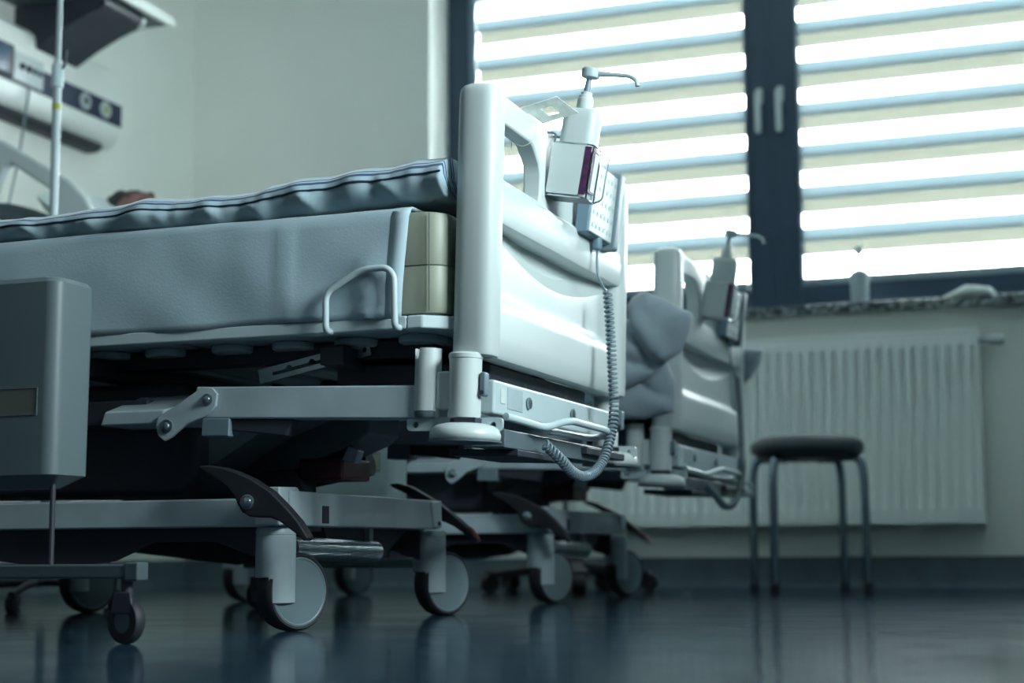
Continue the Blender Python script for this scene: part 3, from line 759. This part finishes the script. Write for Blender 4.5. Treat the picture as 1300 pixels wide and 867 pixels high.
duvet(-1.04 + B2X - .045, 3.10 + B2Y, .754, -1.84, -.40, 'striped duvet covering the patient on the far bed', lift2)

def inflated(outline, thick, y, seedv=0.0, amp=.010, sub=.014):
    """cushion-like solid from an x-z outline"""
    xs = [p[0] for p in outline]; zs = [p[1] for p in outline]
    cx = sum(xs) / len(xs); cz = sum(zs) / len(zs)
    out = []
    for i, p in enumerate(outline):
        q = outline[(i + 1) % len(outline)]; k = max(2, int(math.dist(p, q) / sub))
        for j in range(k): out.append((p[0] + (q[0] - p[0]) * j / k, p[1] + (q[1] - p[1]) * j / k))
    NR = 12; rows = []
    for side in (1, -1):
        rng = range(NR + 1) if side == 1 else range(NR - 1, -1, -1)
        for j in rng:
            k = j / NR
            bul = math.sqrt(max(0, 1 - k ** 3.2)); ring = []
            kk = max(k, .02)
            for x, z in out:
                px, pz = cx + (x - cx) * kk, cz + (z - cz) * kk
                f_ = abs(math.sin((px * .5 + pz * 1.0 + seedv) * 17 + 1.6 * nz(px * 6, pz * 6, seedv)))
                w_ = nz(px * 14 + seedv, pz * 14, seedv) * amp - amp * (1 - f_) ** 3 * .9
                ring.append((px, y - side * (thick / 2 * bul) - w_ * (k < .98), pz))
            rows.append(ring)
    m = MB().grid(rows, wrap=True); n = len(out)
    m.f += [tuple(range(n)), tuple(range((len(rows) - 1) * n, len(rows) * n))]
    return m

# pillow, patient
def pillow(loc, rot, sx, sy, sz, m, label, name='pillow'):
    b = MB(); rows = []
    N = 24
    for i in range(N + 1):
        r_ = []
        for j in range(N + 1):
            u = -1 + 2 * i / N; v = -1 + 2 * j / N
            ed = (1 - abs(u) ** 2.6) * (1 - abs(v) ** 2.6); h = max(0, ed) ** .45
            r_.append((u * sx * (1 - .06 * v * v), v * sy * (1 - .06 * u * u), h * sz * (1 + .12 * nz(u * 2, v * 2, 1))))
        rows.append(r_)
    b.grid(rows); b.grid([[(x, y, -z * .7) for x, y, z in r] for r in rows])
    o = b.build(name, m, ang=180); o.location = loc; o.rotation_euler = rot
    return tag(o, label, 'pillow')
pillow((-3.075, 4.68, 1.205), (0, R(34), 0), .25, .33, .095, pillow_m, 'white pillow under the patient on the far bed')
pillow((-3.27, 4.335, 1.20), (R(10), R(20), 0), .19, .10, .08, mat('dark_slate_cloth', (.06, .085, .10), .9, var=.3, scale=9), 'dark rolled cloth seen through the opening of the raised side rail', 'rolled_cloth')

def patient():
    hx, hy, hz = -3.045, 4.62, 1.275
    verts = [(-2.46, 4.66, .905), (-2.64, 4.66, 1.00), (-2.78, 4.66, 1.085), (-2.865, 4.65, 1.165), (-2.925, 4.635, 1.215),
             (-2.15, 4.74, .835), (-1.75, 4.76, .83), (-1.40, 4.76, .80), (-2.15, 4.56, .835), (-1.75, 4.54, .83), (-1.40, 4.54, .80),
             (-2.80, 4.84, 1.08), (-2.58, 4.90, .96), (-2.36, 4.86, .90), (-2.80, 4.48, 1.08), (-2.58, 4.42, .96), (-2.36, 4.46, .90)]
    edges = [(0, 1), (1, 2), (2, 3), (3, 4), (0, 5), (5, 6), (6, 7), (0, 8), (8, 9), (9, 10), (2, 11), (11, 12), (12, 13), (2, 14), (14, 15), (15, 16)]
    rad = [.10, .11, .10, .055, .052, .075, .055, .035, .075, .055, .035, .05, .042, .03, .05, .042, .03]
    me = bpy.data.meshes.new('person'); me.from_pydata(verts, edges, [])
    o = bpy.data.objects.new('person', me); sc.collection.objects.link(o)
    md = o.modifiers.new('skin', 'SKIN'); sv = me.skin_vertices if me.skin_vertices else None
    if not me.skin_vertices:
        bm = bmesh.new(); bm.from_mesh(me); bm.verts.layers.skin.verify(); bm.to_mesh(me); bm.free()
    for i, r_ in enumerate(rad):
        me.skin_vertices[0].data[i].radius = (r_, r_ * .85); me.skin_vertices[0].data[i].use_root = (i == 0)
    o.modifiers.new('sub', 'SUBSURF').levels = 2; o.modifiers['sub'].render_levels = 2
    dg = bpy.context.evaluated_depsgraph_get(); body = bpy.data.meshes.new_from_object(o.evaluated_get(dg))
    bpy.data.objects.remove(o)
    # head: ellipsoid shaped with brow, nose, lips, chin and ears, face turned towards the foot end
    h = MB(); N, K = 40, 28; rows = []
    for i in range(K + 1):
        th = math.pi * i / K; row = []
        for j in range(N):
            ph = 2 * math.pi * j / N; d = Vector((math.sin(th) * math.cos(ph), math.sin(th) * math.sin(ph), math.cos(th)))
            x, y, z = d.x * .098, d.y * .076, d.z * .115                 # x = face direction, z = crown
            if d.x > 0:
                fz = z; g = lambda cz, cy, sz_, sy_: math.exp(-((fz - cz) / sz_) ** 2 - ((y - cy) / sy_) ** 2)
                x += .026 * g(-.012, 0, .022, .011) + .010 * g(.020, 0, .05, .012) + .006 * g(.030, .03, .010, .02) + .006 * g(.030, -.03, .010, .02)
                x -= .009 * g(.012, .032, .012, .016) + .009 * g(.012, -.032, .012, .016)
                x += .007 * g(-.050, 0, .006, .022) + .007 * g(-.062, 0, .007, .020) + .012 * g(-.094, 0, .018, .025)
            if z < -.03: y *= 1 - .35 * min(1, (-z - .03) / .09)
            row.append(Vector((x, y, z)))
        rows.append(row)
    h.grid(rows, wrap=True)
    for s in (-1, 1):
        h.lathe([(.004, -.006), (.017, -.004), (.021, .002), (.019, .008), (.010, .006), (.004, .002)], (-.008, s * .076, -.004), (-.25, s, 0), 16)
    rot = Matrix.Rotation(R(-48), 4, 'Y') @ Matrix.Rotation(R(-12), 4, 'Z')
    T4 = Matrix.Translation((hx, hy, hz)) @ rot
    hv = [T4 @ v for v in h.v]
    allv = [v.co.copy() for v in body.vertices] + hv; n0 = len(body.vertices)
    fs = [tuple(p.vertices) for p in body.polygons] + [tuple(i + n0 for i in f) for f in h.f]
    p = MB().add(allv, fs).build('person', skin_m, ang=180)
    tag(p, 'person lying back on the far bed, only dark hair and face showing above the duvet', 'person')
    hr = MB(); rows2 = []
    for i in range(0, 20):
        th = math.pi * i / K; row = []
        for j in range(N):
            d = rows[i][j].copy(); ph = 2 * math.pi * j / N; front = math.cos(ph)
            k = 1.0
            if i > 9: k = 1.0 if front < .15 else .90
            if i > 5 and front > .75: k = .93
            nn = 1 + .05 * nz(d.x * 60, d.y * 60, d.z * 30)
            row.append(d * (1.10 * k) * nn + Vector((-.004, 0, .004)))
        rows2.append(row)
    hr.grid(rows2, wrap=True); hr.xf(lambda v: T4 @ Vector(v))
    hr.build('hair', hair_m, p, ang=180)
    bpy.data.meshes.remove(body)
patient()

# ------------------------------------------------------------------ cloth hung on the far footboard
bl = thing('crumpled_blanket', (-1.10, 4.14, .50), 'crumpled grey blue blanket bundled over the near corner of the far bed', 'blanket')
def wchild(mb, name, m, root, **k):
    L = Vector(root.location); mb.v = [p - L for p in mb.v]; return mb.build(name, m, root, **k)
wchild(inflated([(-1.155, .800), (-1.140, .822), (-1.108, .838), (-1.05, .812), (-.975, .768), (-.985, .72), (-1.010, .665), (-1.055, .640), (-1.10, .66), (-1.145, .73)], .075, 4.10, 1.0, .016), 'upper_fold', blanket_m, bl, ang=180)
wchild(inflated([(-1.26, .735), (-1.215, .752), (-1.17, .770), (-1.13, .765), (-1.10, .73), (-1.055, .650), (-1.09, .615), (-1.16, .585), (-1.27, .56)], .09, 4.14, 4.0, .020), 'lower_fold', blanket_m, bl, ang=180)
wchild(inflated([(-1.27, .62), (-1.13, .63), (-1.065, .655), (-1.045, .60), (-1.050, .515), (-1.13, .500), (-1.27, .505)], .05, 4.175, 7.0, .018), 'hanging_end', blanket_m, bl, ang=180)
cc = inflated([(-1.075, .800), (-1.03, .797), (-.990, .790), (-1.000, .750), (-1.030, .700), (-1.075, .668)], .030, 5.13, 2.0, .004)
o = cc.build('hanging_cloth', blanket_m, ang=180)
tag(o, 'corner of grey cloth hanging beyond the far footboard in front of the radiator', 'cloth')

# ------------------------------------------------------------------ sanitizer bottles in wire holders
def make_bottle():
    """local origin at the base of the bottle, wide side along x"""
    t = thing('pump_bottle', (0, 0, 0), '', 'pump bottle')
    def ell(a, b, r_, z, n=36):
        return [(x, y, z) for x, y in rrect(-a, a, -b, b, r_, 8)]
    a, b = .0385, .026
    rows = [ell(a * .93, b * .9, .018, 0), ell(a, b, .020, .004), ell(a, b, .020, .160), ell(a * .99, b * .985, .020, .170), ell(a * .95, b * .92, .019, .1765), ell(a * .86, b * .8, .016, .1805), ell(a * .5, b * .6, .010, .1820)]
    m = MB().grid(rows, wrap=True); n = len(rows[0]); m.f += [tuple(range(n - 1, -1, -1)), tuple(range((len(rows) - 1) * n, len(rows) * n))]
    m.build('bottle_body', plastic, t, ang=60)
    c = MB().lathe([(.0155, .181), (.0165, .183), (.0165, .203), (.0150, .205), (.0150, .209), (.0115, .212), (.0115, .217), (.008, .219)], n=28).build('pump_collar', grey_pl if False else plastic, t, ang=30)
    p = MB().cyl((0, 0, .216), (0, 0, .250), .0072, 18, .0060)
    p.build('pump_stem', cord_m, t)
    MB().lathe([(.007, .246), (.0180, .249), (.0195, .254), (.0190, .265), (.016, .268), (.010, .269)], (.002, 0, 0), n=28).build('pump_head', mat('pump_grey', (.42, .52, .55), .4), t, ang=40)
    pts = arc([(.006, 0, .2575), (.040, -.004, .2575), (.088, -.010, .2560), (.104, -.012, .2480), (.108, -.012, .236)], .010)
    MB().tube(pts, [.0066 - .0018 * min(1, i / 8) for i in range(len(pts))], 12).build('pump_spout', mat('pump_grey', (.42, .52, .55), .4), t)
    return t
def make_holder():
    t = thing('wire_bottle_holder', (0, 0, 0), '', 'bottle holder')
    a, b = .0425, .031; w = MB()
    for z in (.000, .108):
        w.tube([(x, y, z) for x, y in rrect(-a, a, -b, b, .012, 4)], .0018, 8, closed=True)
    for x, y in ((-a, -b + .006), (a, -b + .006), (a, b - .006), (-a, b - .006)):
        w.tube([(x, y, 0), (x, y, .108)], .0018, 8)
    w.tube(arc([(a + .001, b - .006, 0), (a + .016, b - .002, .010), (a + .017, b - .002, .092), (a + .021, b - .002, .094)], .006), .0018, 8)
    w.build('wire_basket', chrome, t)
    h = MB()
    for y in (-.018, .018):
        h.tube(arc([(-a, y, .02), (-a - .002, y, .128), (-a - .016, y, .128), (-a - .030, y, .128), (-a - .032, y, .118)], .008), .0024, 8)
    h.build('hook', mid_m, t)
    MB().prism(rrect(-a + .001, a - .016, .004, .106, .003), 'y', -b - .0010, -b + .0012).build('info_card', plastic, t)
    l = MB().box(a - .015, a - .002, -b - .0008, -b + .001, .006, .104).box(a - .0015, a + .0008, -b + .008, b - .014, .014, .100)
    l.build('side_label', purple, t)
    MB().box(a - .0012, a + .0014, -.010, .014, .018, .095).build('barcode_label', label_m, t)
    MB().box(-a, a, -b, b, -.0018, .0005).build('base_tray', mid_m, t)
    return t
tilt = R(10.2)
hold1 = make_holder(); bot1 = make_bottle()
hold1['label'] = 'chrome wire holder hooked on the near footboard, white card and purple label'
bot1['label'] = 'large white pump bottle of hand sanitizer on the near footboard'
for o in (hold1, bot1): o['group'] = {'wire_bottle_holder': 'wire bottle holders'}.get(o.name, 'sanitizer pump bottles')
P1 = Vector((-.966, 3.015, .853))
hold1.location = P1; hold1.rotation_euler = (0, tilt, 0)
bot1.location = P1 + Vector((.0012, 0, .0022)); bot1.rotation_euler = (0, tilt, 0)
hold2 = copy_tree(hold1); bot2 = copy_tree(bot1)
D2 = Vector((B2X - .050, B2Y + .01, -.028))
hold2.location = P1 + D2; bot2.location = bot1.location + D2
hold2['label'] = 'blurred wire holder hooked on the far footboard, in front of the window mullion'
bot2['label'] = 'small blurred pump bottle of hand sanitizer on the far footboard'

# ------------------------------------------------------------------ bed control panel with coiled cord
def coil(path, R_, wr, pitch, seg=14):
    pts = [Vector(p) for p in path]; ds = [0]
    for i in range(1, len(pts)): ds.append(ds[-1] + (pts[i] - pts[i - 1]).length)
    L = ds[-1]; turns = L / pitch; n = int(turns * seg)
    def at(s):
        for i in range(1, len(pts)):
            if s <= ds[i] or i == len(pts) - 1:
                t = (s - ds[i - 1]) / (ds[i] - ds[i - 1]); return pts[i - 1].lerp(pts[i], t), (pts[i] - pts[i - 1]).normalized()
    out = []; ref = Vector((0, 0, 1)); u = None; dprev = None
    for k in range(n + 1):
        s = L * k / n; p, d = at(s)
        d2 = at(min(L, s + .012))[1]; d0 = at(max(0, s - .012))[1]; d = (d + d2 + d0).normalized()
        if u is None: u = d.cross(Vector((1, 0, 0))).normalized()
        u = (u - d * u.dot(d)).normalized(); v = d.cross(u); a = 2 * math.pi * s / pitch
        out.append(p + (u * math.cos(a) + v * math.sin(a)) * R_)
    return out
def make_control():
    t = thing('bed_control_panel', (-1.04, 3.115, .812), 'grey bed control panel with keypad and coiled cord on the near footboard', 'control panel', 'bed control panels')
    def TT(p):                      # lean of the hung panel
        x, y, z = p; return (x + .13 * z, y, z)
    # local z from panel bottom (.803 world), x from footboard plane
    MB().box(.036, .066, .045, .225, .002, .150).build('panel_housing', box_m, t, bevel=.004, tf=TT)
    k = MB().box(.0655, .070, .047, .205, .004, .148).build('keypad', plastic, t, bevel=.002, tf=TT)
    b = MB(); r_ = random.Random(3)
    for i in range(6):
        for j in range(5):
            y = .062 + i * .026; z = .020 + j * .027
            b.box(.0698, .0712, y - .0045, y + .0045, z - .004, z + .004)
            if (i + j) % 3 == 0: b.lathe([(.0018, 0), (.0018, .001)], (.0700, y + .009, z + .006), (1, 0, 0), 8)
    b.build('keypad_buttons', mat('key_grey', (.42, .52, .54), .5), k, tf=TT)
    MB().prism(rrect(.040, .078, -.010, .158, .006), 'y', .206, .236).build('panel_end_cap', cord_m, t, bevel=.004, tf=TT)
    MB().tube(arc([(.035, .12, .15), (.02, .12, .168), (.004, .12, .17)], .01), .004, 8).tube(arc([(.035, .18, .15), (.02, .18, .168), (.004, .18, .17)], .01), .004, 8).build('hanging_hook', mid_m, t, tf=TT)
    MB().lathe([(.011, .004), (.011, -.014), (.009, -.020), (.0055, -.022)], (.060, .135, 0), n=20).build('strain_relief', box_m, t)
    o = Vector((-1.04, 3.10, .80))
    W = lambda x, y, z: Vector((x, y, z)) - o
    c = [W(-.980, 3.235, .780), W(-.980, 3.232, .74), W(-.975, 3.225, .715), W(-.968, 3.245, .694), W(-.966, 3.262, .690)]
    start = arc(c, .02)
    path = [W(-.962, 3.248, .688), W(-.960, 3.252, .64), W(-.958, 3.255, .58), W(-.955, 3.252, .52), W(-.952, 3.248, .46), W(-.950, 3.240, .42),
            W(-.950, 3.215, .375), W(-.952, 3.170, .326), W(-.955, 3.115, .297), W(-.958, 3.050, .284), W(-.962, 2.985, .290), W(-.966, 2.925, .312), W(-.985, 2.885, .340)]
    # smooth the path
    sm = []
    for i in range(len(path) - 1):
        p0 = path[max(0, i - 1)]; p1 = path[i]; p2 = path[i + 1]; p3 = path[min(len(path) - 1, i + 2)]
        for k_ in range(8):
            tt = k_ / 8
            sm.append(.5 * ((2 * p1) + (-p0 + p2) * tt + (2 * p0 - 5 * p1 + 4 * p2 - p3) * tt ** 2 + (-p0 + 3 * p1 - 3 * p2 + p3) * tt ** 3))
    sm.append(path[-1])
    hel = coil(sm, .0084, .0030, .0100)
    MB().tube(start + [hel[0]] + hel, .0030, 7).build('coiled_cord', cord_m, t, ang=180)
    return t
ctl1 = make_control()
ctl2 = copy_tree(ctl1); ctl2.location = ctl1.location + Vector((B2X - .045, B2Y + .0, -.022))
ctl2['label'] = 'blurred bed control panel and coiled cord hanging on the far footboard'

# paper tag tied on the near footboard bar
tg = thing('paper_tag', (-1.02, 2.90, 1.0), 'paper card with a punched window tied to the near footboard bar', 'tag')
def tagT(p):
    # card lies tilted, its far corner up
    u, v, w = p
    ex = Vector((.072, .01, .018)); ey = Vector((.030, .045, -.024)); n_ = ex.cross(ey).normalized()
    return Vector((-.012, .012, .0095)) + Vector((0, 0, .012)) + ex * u + ey * v + n_ * w
holed([(0, 0), (1, 0), (1, 1), (0, 1)], [[(.36, .28), (.36, .70), (.62, .76), (.66, .34)][::1]], 'z', -.0006, .0006).build('card', mat('tag_card', (.62, .70, .66), .6, var=.25, scale=40), tg, tf=tagT, smooth=False)
MB().tube([tagT((0, 0, .0)), tagT((1, 0, 0)), tagT((1, 1, 0))], .0011, 6).build('card_edge', paper, tg)
loop = []
for k in range(24):
    a = 2 * math.pi * k / 24; loop.append((.002 + .026 * math.cos(a), -.010 + .006 * math.sin(a), -.030 + .034 * math.sin(a)))
MB().tube(loop, .0009, 6, closed=True).tube(arc([(-.022, -.012, -.040), (-.024, -.014, -.075), (-.018, -.016, -.10), (-.022, -.02, -.115)], .01), .0008, 6).build('string', paper, tg)

# ------------------------------------------------------------------ bedside cabinets
def make_cabinet():
    t = thing('bedside_cabinet', (-1.645, 2.28, 0), 'dark shaded bedside cabinet in front of the near bed, at the left', 'cabinet', 'bedside cabinets')
    # body with rounded front corner, chamfered bottom
    def ring(z, ins): return [(x, y, z) for x, y in rrect(-.44 + ins, -.012 - ins, .004 + ins, .118 - ins, .024, 6)]
    rows = [ring(.262, .030), ring(.284, .0), ring(.600, -.002), ring(.616, -.002), ring(.624, .004), ring(.628, .016)]
    m = MB().grid(rows, wrap=True); n = len(rows[0]); m.f += [tuple(range(n - 1, -1, -1)), tuple(range((len(rows) - 1) * n, len(rows) * n))]
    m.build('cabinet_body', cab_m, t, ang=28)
    f = MB().box(-.300, -.045, .0030, .010, .386, .432).build('recessed_label', cabl_m, t)
    MB().tube([(-.300, .0028, .386), (-.045, .0028, .386), (-.045, .0028, .432), (-.300, .0028, .432)], .0012, 6, closed=True).build('label_frame', mid_m, f)
    MB().box(-.400, -.370, .05, .08, .120, .264).build('cabinet_pillar', dark_m, t, bevel=.003)
    b = MB().box(-.46, .130, .030, .060, .108, .132).build('foot_bar', mat('cabinet_foot_grey', (.07, .10, .11), .45), t, bevel=.004)
    MB().box(.118, .146, .028, .062, .104, .136).build('bar_end_cap', mat('cabinet_foot_grey', (.07, .10, .11), .45), b, bevel=.004)
    MB().cyl((-.038, .045, .13), (-.038, .045, .27), .005, 10).build('brake_rod', dark_m, t)
    for x, y in ((.115, .045), (-.42, .045)):
        c = MB().lathe([(.020, -.010), (.036, -.010), (.038, -.007), (.038, .007), (.036, .010), (.020, .010)], (x, y, .038), (.3, 1, 0), 28, closed=True).build('castor_wheel', rubber, t)
        MB().lathe([(.002, -.009), (.021, -.009), (.021, .009), (.002, .009)], (x, y, .038), (.3, 1, 0), 20).build('castor_hub', mid_m, c)
        MB().cyl((x, y, .07), (x, y, .110), .010, 12).prism([(x - .022, .050), (x - .016, .086), (x + .016, .086), (x + .022, .050)], 'y', y - .016, y - .012).build('castor_fork', dark_m, t, bevel=.002)
    return t
cab1 = make_cabinet()
cab2 = copy_tree(cab1); cab2.location = (-1.70, 3.80, 0)
for ch in cab2.children:
    if ch.name.startswith('cabinet_body') or ch.name.startswith('recessed'): ch.data = ch.data.copy(); ch.data.materials[0] = mat('lit_cabinet_laminate', (.70, .80, .78), .45, var=.04) if ch.name.startswith('cabinet_body') else mat('lit_beige_panel', (.62, .64, .46), .5)  # same cabinet colours brightened: light put into the base colour
    if ch.name.startswith('recessed'): ch.location.z -= .028
cab2['label'] = 'bedside cabinet coloured as if lit, with a beige panel seen between the two beds'

# ------------------------------------------------------------------ wheeled dark base under the far bed
st = thing('drip_stand', (-1.83, 5.62, 0), 'drip stand behind the far bed, its low black star base near the floor', 'drip stand')
for k in range(5):
    a = R(72 * k + 8); d = Vector((math.cos(a), math.sin(a), 0)); e = d * .31
    s_ = d.cross(Vector((0, 0, 1))) * .038
    b = MB().add([tuple(Vector((0, 0, .115)) + s_ * 1.3), tuple(Vector((0, 0, .115)) - s_ * 1.3), tuple(e - s_ + Vector((0, 0, .078))), tuple(e + s_ + Vector((0, 0, .078))),
                  tuple(Vector((0, 0, .070)) + s_ * 1.3), tuple(Vector((0, 0, .070)) - s_ * 1.3), tuple(e - s_ + Vector((0, 0, .052))), tuple(e + s_ + Vector((0, 0, .052)))],
                 [(0, 1, 2, 3), (4, 7, 6, 5), (0, 4, 5, 1), (1, 5, 6, 2), (2, 6, 7, 3), (3, 7, 4, 0)])
    lg = b.build('base_leg', rubber, st, bevel=.008)
    p = e * .98
    MB().lathe([(.004, -.020), (.028, -.026), (.033, -.018), (.033, .018), (.028, .026), (.004, .026)], (p.x, p.y, .033), d.cross(Vector((0, 0, 1))), 24).build('base_castor', rubber, lg)
MB().lathe([(.09, .05), (.09, .10), (.05, .14), (.016, .17)], n=24).build('base_hub', rubber, st)
MB().cyl((0, 0, .14), (0, 0, .55), .011, 16).build('stand_tube', mid_m, st)

# ------------------------------------------------------------------ infusion pole behind the near bed
ip = thing('infusion_pole', (-2.690, 3.68, 0), 'tall metal infusion pole with a yellow green band behind the near duvet', 'pole')
MB().cyl((0, 0, .06), (0, 0, 1.50), .0118, 20).build('lower_tube', mat('pole_steel', (.36, .43, .45), .42, metal=.25), ip)
MB().cyl((0, 0, 1.50), (0, 0, 2.15), .0078, 18).build('upper_tube', mat('pole_steel', (.36, .43, .45), .42, metal=.25), ip)
MB().lathe([(.013, 1.452), (.0165, 1.455), (.0165, 1.515), (.013, 1.520)], n=24).lathe([(.010, 1.520), (.011, 1.522), (.011, 1.530), (.009, 1.532)], n=24).build('height_collar', paint, ip)
MB().lathe([(.0122, 1.388), (.0125, 1.389), (.0125, 1.404), (.0122, 1.405)], n=20).build('colour_band', yellow, ip)
MB().tube(arc([(0, 0, 1.50), (.022, 0, 1.51), (.026, 0, 1.56)], .01), .004, 8).build('clamp_lever', dark_m, ip)
for k in range(5):
    a = R(72 * k); MB().tube(arc([(0, 0, .075), (.12 * math.cos(a), .12 * math.sin(a), .07), (.24 * math.cos(a), .24 * math.sin(a), .045)], .03), .010, 10).lathe([(.004, -.010), (.022, -.010), (.022, .010), (.004, .010)], (.235 * math.cos(a), .235 * math.sin(a), .022), (-math.sin(a), math.cos(a), 0), 20).build('pole_foot', dark_m, ip)
MB().tube([(-.05, .0, 2.13), (0, 0, 2.15), (.05, 0, 2.13)], .004, 8).build('bag_hooks', chrome, ip)

# ------------------------------------------------------------------ wall console and shelf on the left wall
cs = thing('wall_supply_console', (LX, 4.6, 1.77), 'long white medical supply console with a dark blue band on the left wall', 'wall console')
prof = [(0, .050), (.045, .052), (.075, .066), (.098, .095), (.105, .130), (.105, .330), (.098, .360), (.070, .385), (0, .388)]
MB().prism(prof, 'y', -1.2, .965).build('console_body', rad_m, cs, bevel=.004)
MB().box(.104, .108, -1.2, .962, .140, .232).build('blue_band', blueband, cs)
MB().prism([(0, .020), (.05, .020), (.078, .040), (.070, .056), (0, .052)], 'y', -1.2, .880).build('lower_rail', dark_m, cs, bevel=.004)
for y in (.700, .840):
    o = MB().lathe([(.016, 0), (.034, .0), (.036, .006), (.030, .012), (.018, .012)], (.108, y, .186), (1, 0, 0), 28, closed=True).build('gas_socket', plastic, cs, ang=40)
    MB().lathe([(.016, 0), (.016, .006), (.006, .007), (.006, .003)], (.108, y, .186), (1, 0, 0), 20).build('socket_centre', yellow if y > .8 else dark_m, o)
o = MB().box(.105, .116, .240, .420, .150, .262).build('socket_plate', plastic, cs, bevel=.003)
for y, c_ in ((.285, dark_m), (.325, purple), (.362, grey_pl), (.395, grey_pl)):
    MB().lathe([(.010, 0), (.013, .002), (.011, .012), (.005, .013)], (.116, y, .210), (1, 0, 0), 16).build('connector', c_, o)
o = MB().prism(rrect(.06, .235, .150, .275, .012), 'x', .105, .122).build('console_display', dark_m, cs, bevel=.003)
MB().box(.1215, .1235, .075, .200, .165, .262).build('display_screen', mat('blue_display_glass', (.02, .07, .14), .15), o)
tag(MB().tube(arc([(LX + .10, 4.93, 1.955), (LX + .12, 4.93, 1.90), (LX + .10, 4.90, 1.60), (LX + .08, 4.84, 1.30), (LX + .03, 4.82, 1.10), (LX + .02, 4.82, .6)], .08), .0045, 8).build('hanging_tube', cord_m), 'thin grey tube hanging from the wall console behind the raised rail', 'tube')

sh = thing('wall_shelf', (LX, 4.7, 2.26), 'dark shelf high on the left wall above the console, seen from below', 'shelf')
MB().box(0, .455, -1.0, .690, 0, .022).build('shelf_board', mid_m, sh, bevel=.002)
MB().box(.440, .462, -1.0, .692, -.008, .030).build('shelf_front_lip', rad_m, sh, bevel=.003)
for y in (.50, -.45):
    br = [(0, -.002), (.400, -.002), (.418, -.020), (.412, -.040), (.385, -.058), (.30, -.085), (.20, -.13), (.10, -.185), (.04, -.235), (0, -.25)]
    b = MB().prism(br, 'y', y - .22, y + .05).build('shelf_bracket', dark_m, sh, bevel=.006)
    MB().prism([(.396, -.012), (.421, -.018), (.415, -.044), (.392, -.058)], 'y', y + .030, y + .054).build('bracket_tip', plastic, b, bevel=.004)

# ------------------------------------------------------------------ stool
sl = thing('round_stool', (-.955, 5.72, 0), 'round stool with black padded seat and chrome legs in front of the radiator', 'stool')
MB().lathe([(.02, .478), (.18, .478), (.192, .482), (.198, .492), (.200, .505), (.198, .518), (.188, .530), (.165, .540), (.12, .548), (.06, .552), (.01, .553)], n=56).build('seat', seat_m, sl, ang=60)
MB().lathe([(.02, .462), (.150, .462), (.155, .470), (.155, .479)], n=40).build('seat_base', dark_m, sl)
lat, dep = Vector((.94, .34, 0)), Vector((-.34, .94, 0))
for a, b in ((-.147, -.125), (.182, -.095), (-.185, .095), (.146, .125)):
    d = lat * a + dep * b
    pts = arc([d * .35 + Vector((0, 0, .468)), d * .93 + Vector((0, 0, .470)), d * .985 + Vector((0, 0, .40)), d * 1.0 + Vector((0, 0, .02))], .055, 8)
    lg = MB().tube(pts, .0150, 14).build('leg', tube_m, sl)
    MB().lathe([(.0165, 0), (.0180, .003), (.0175, .028), (.0155, .030)], d, n=18).build('rubber_foot', rubber, lg)

# ------------------------------------------------------------------ on the sill
bt = thing('sill_bottle', (-.825, 6.30, 1.095), 'white bottle with a round clear stopper standing on the window sill', 'bottle')
MB().lathe([(.032, 0), (.034, .004), (.037, .105), (.040, .122), (.032, .134), (.015, .142)], n=28).build('bottle_body', mat('milky_bottle', (.40, .48, .50), .4), bt)
MB().lathe([(.013, .141), (.010, .150), (.009, .20)], n=20).build('bottle_neck', film_m, bt)
MB().lathe([(.003, .196), (.012, .200), (.017, .210), (.018, .222), (.013, .234), (.004, .238)], n=24).build('round_stopper', pillow_m, bt)
o = inflated([(-.110, .002), (-.06, .024), (-.01, .050), (.03, .046), (.085, .036), (.105, .010), (.10, .002)], .09, 0, 3.0, .004).build('crumpled_tissue', paper, ang=180)
o.location = (-.415, 6.28, 1.096); tag(o, 'crumpled white tissue lying on the right part of the window sill', 'tissue')
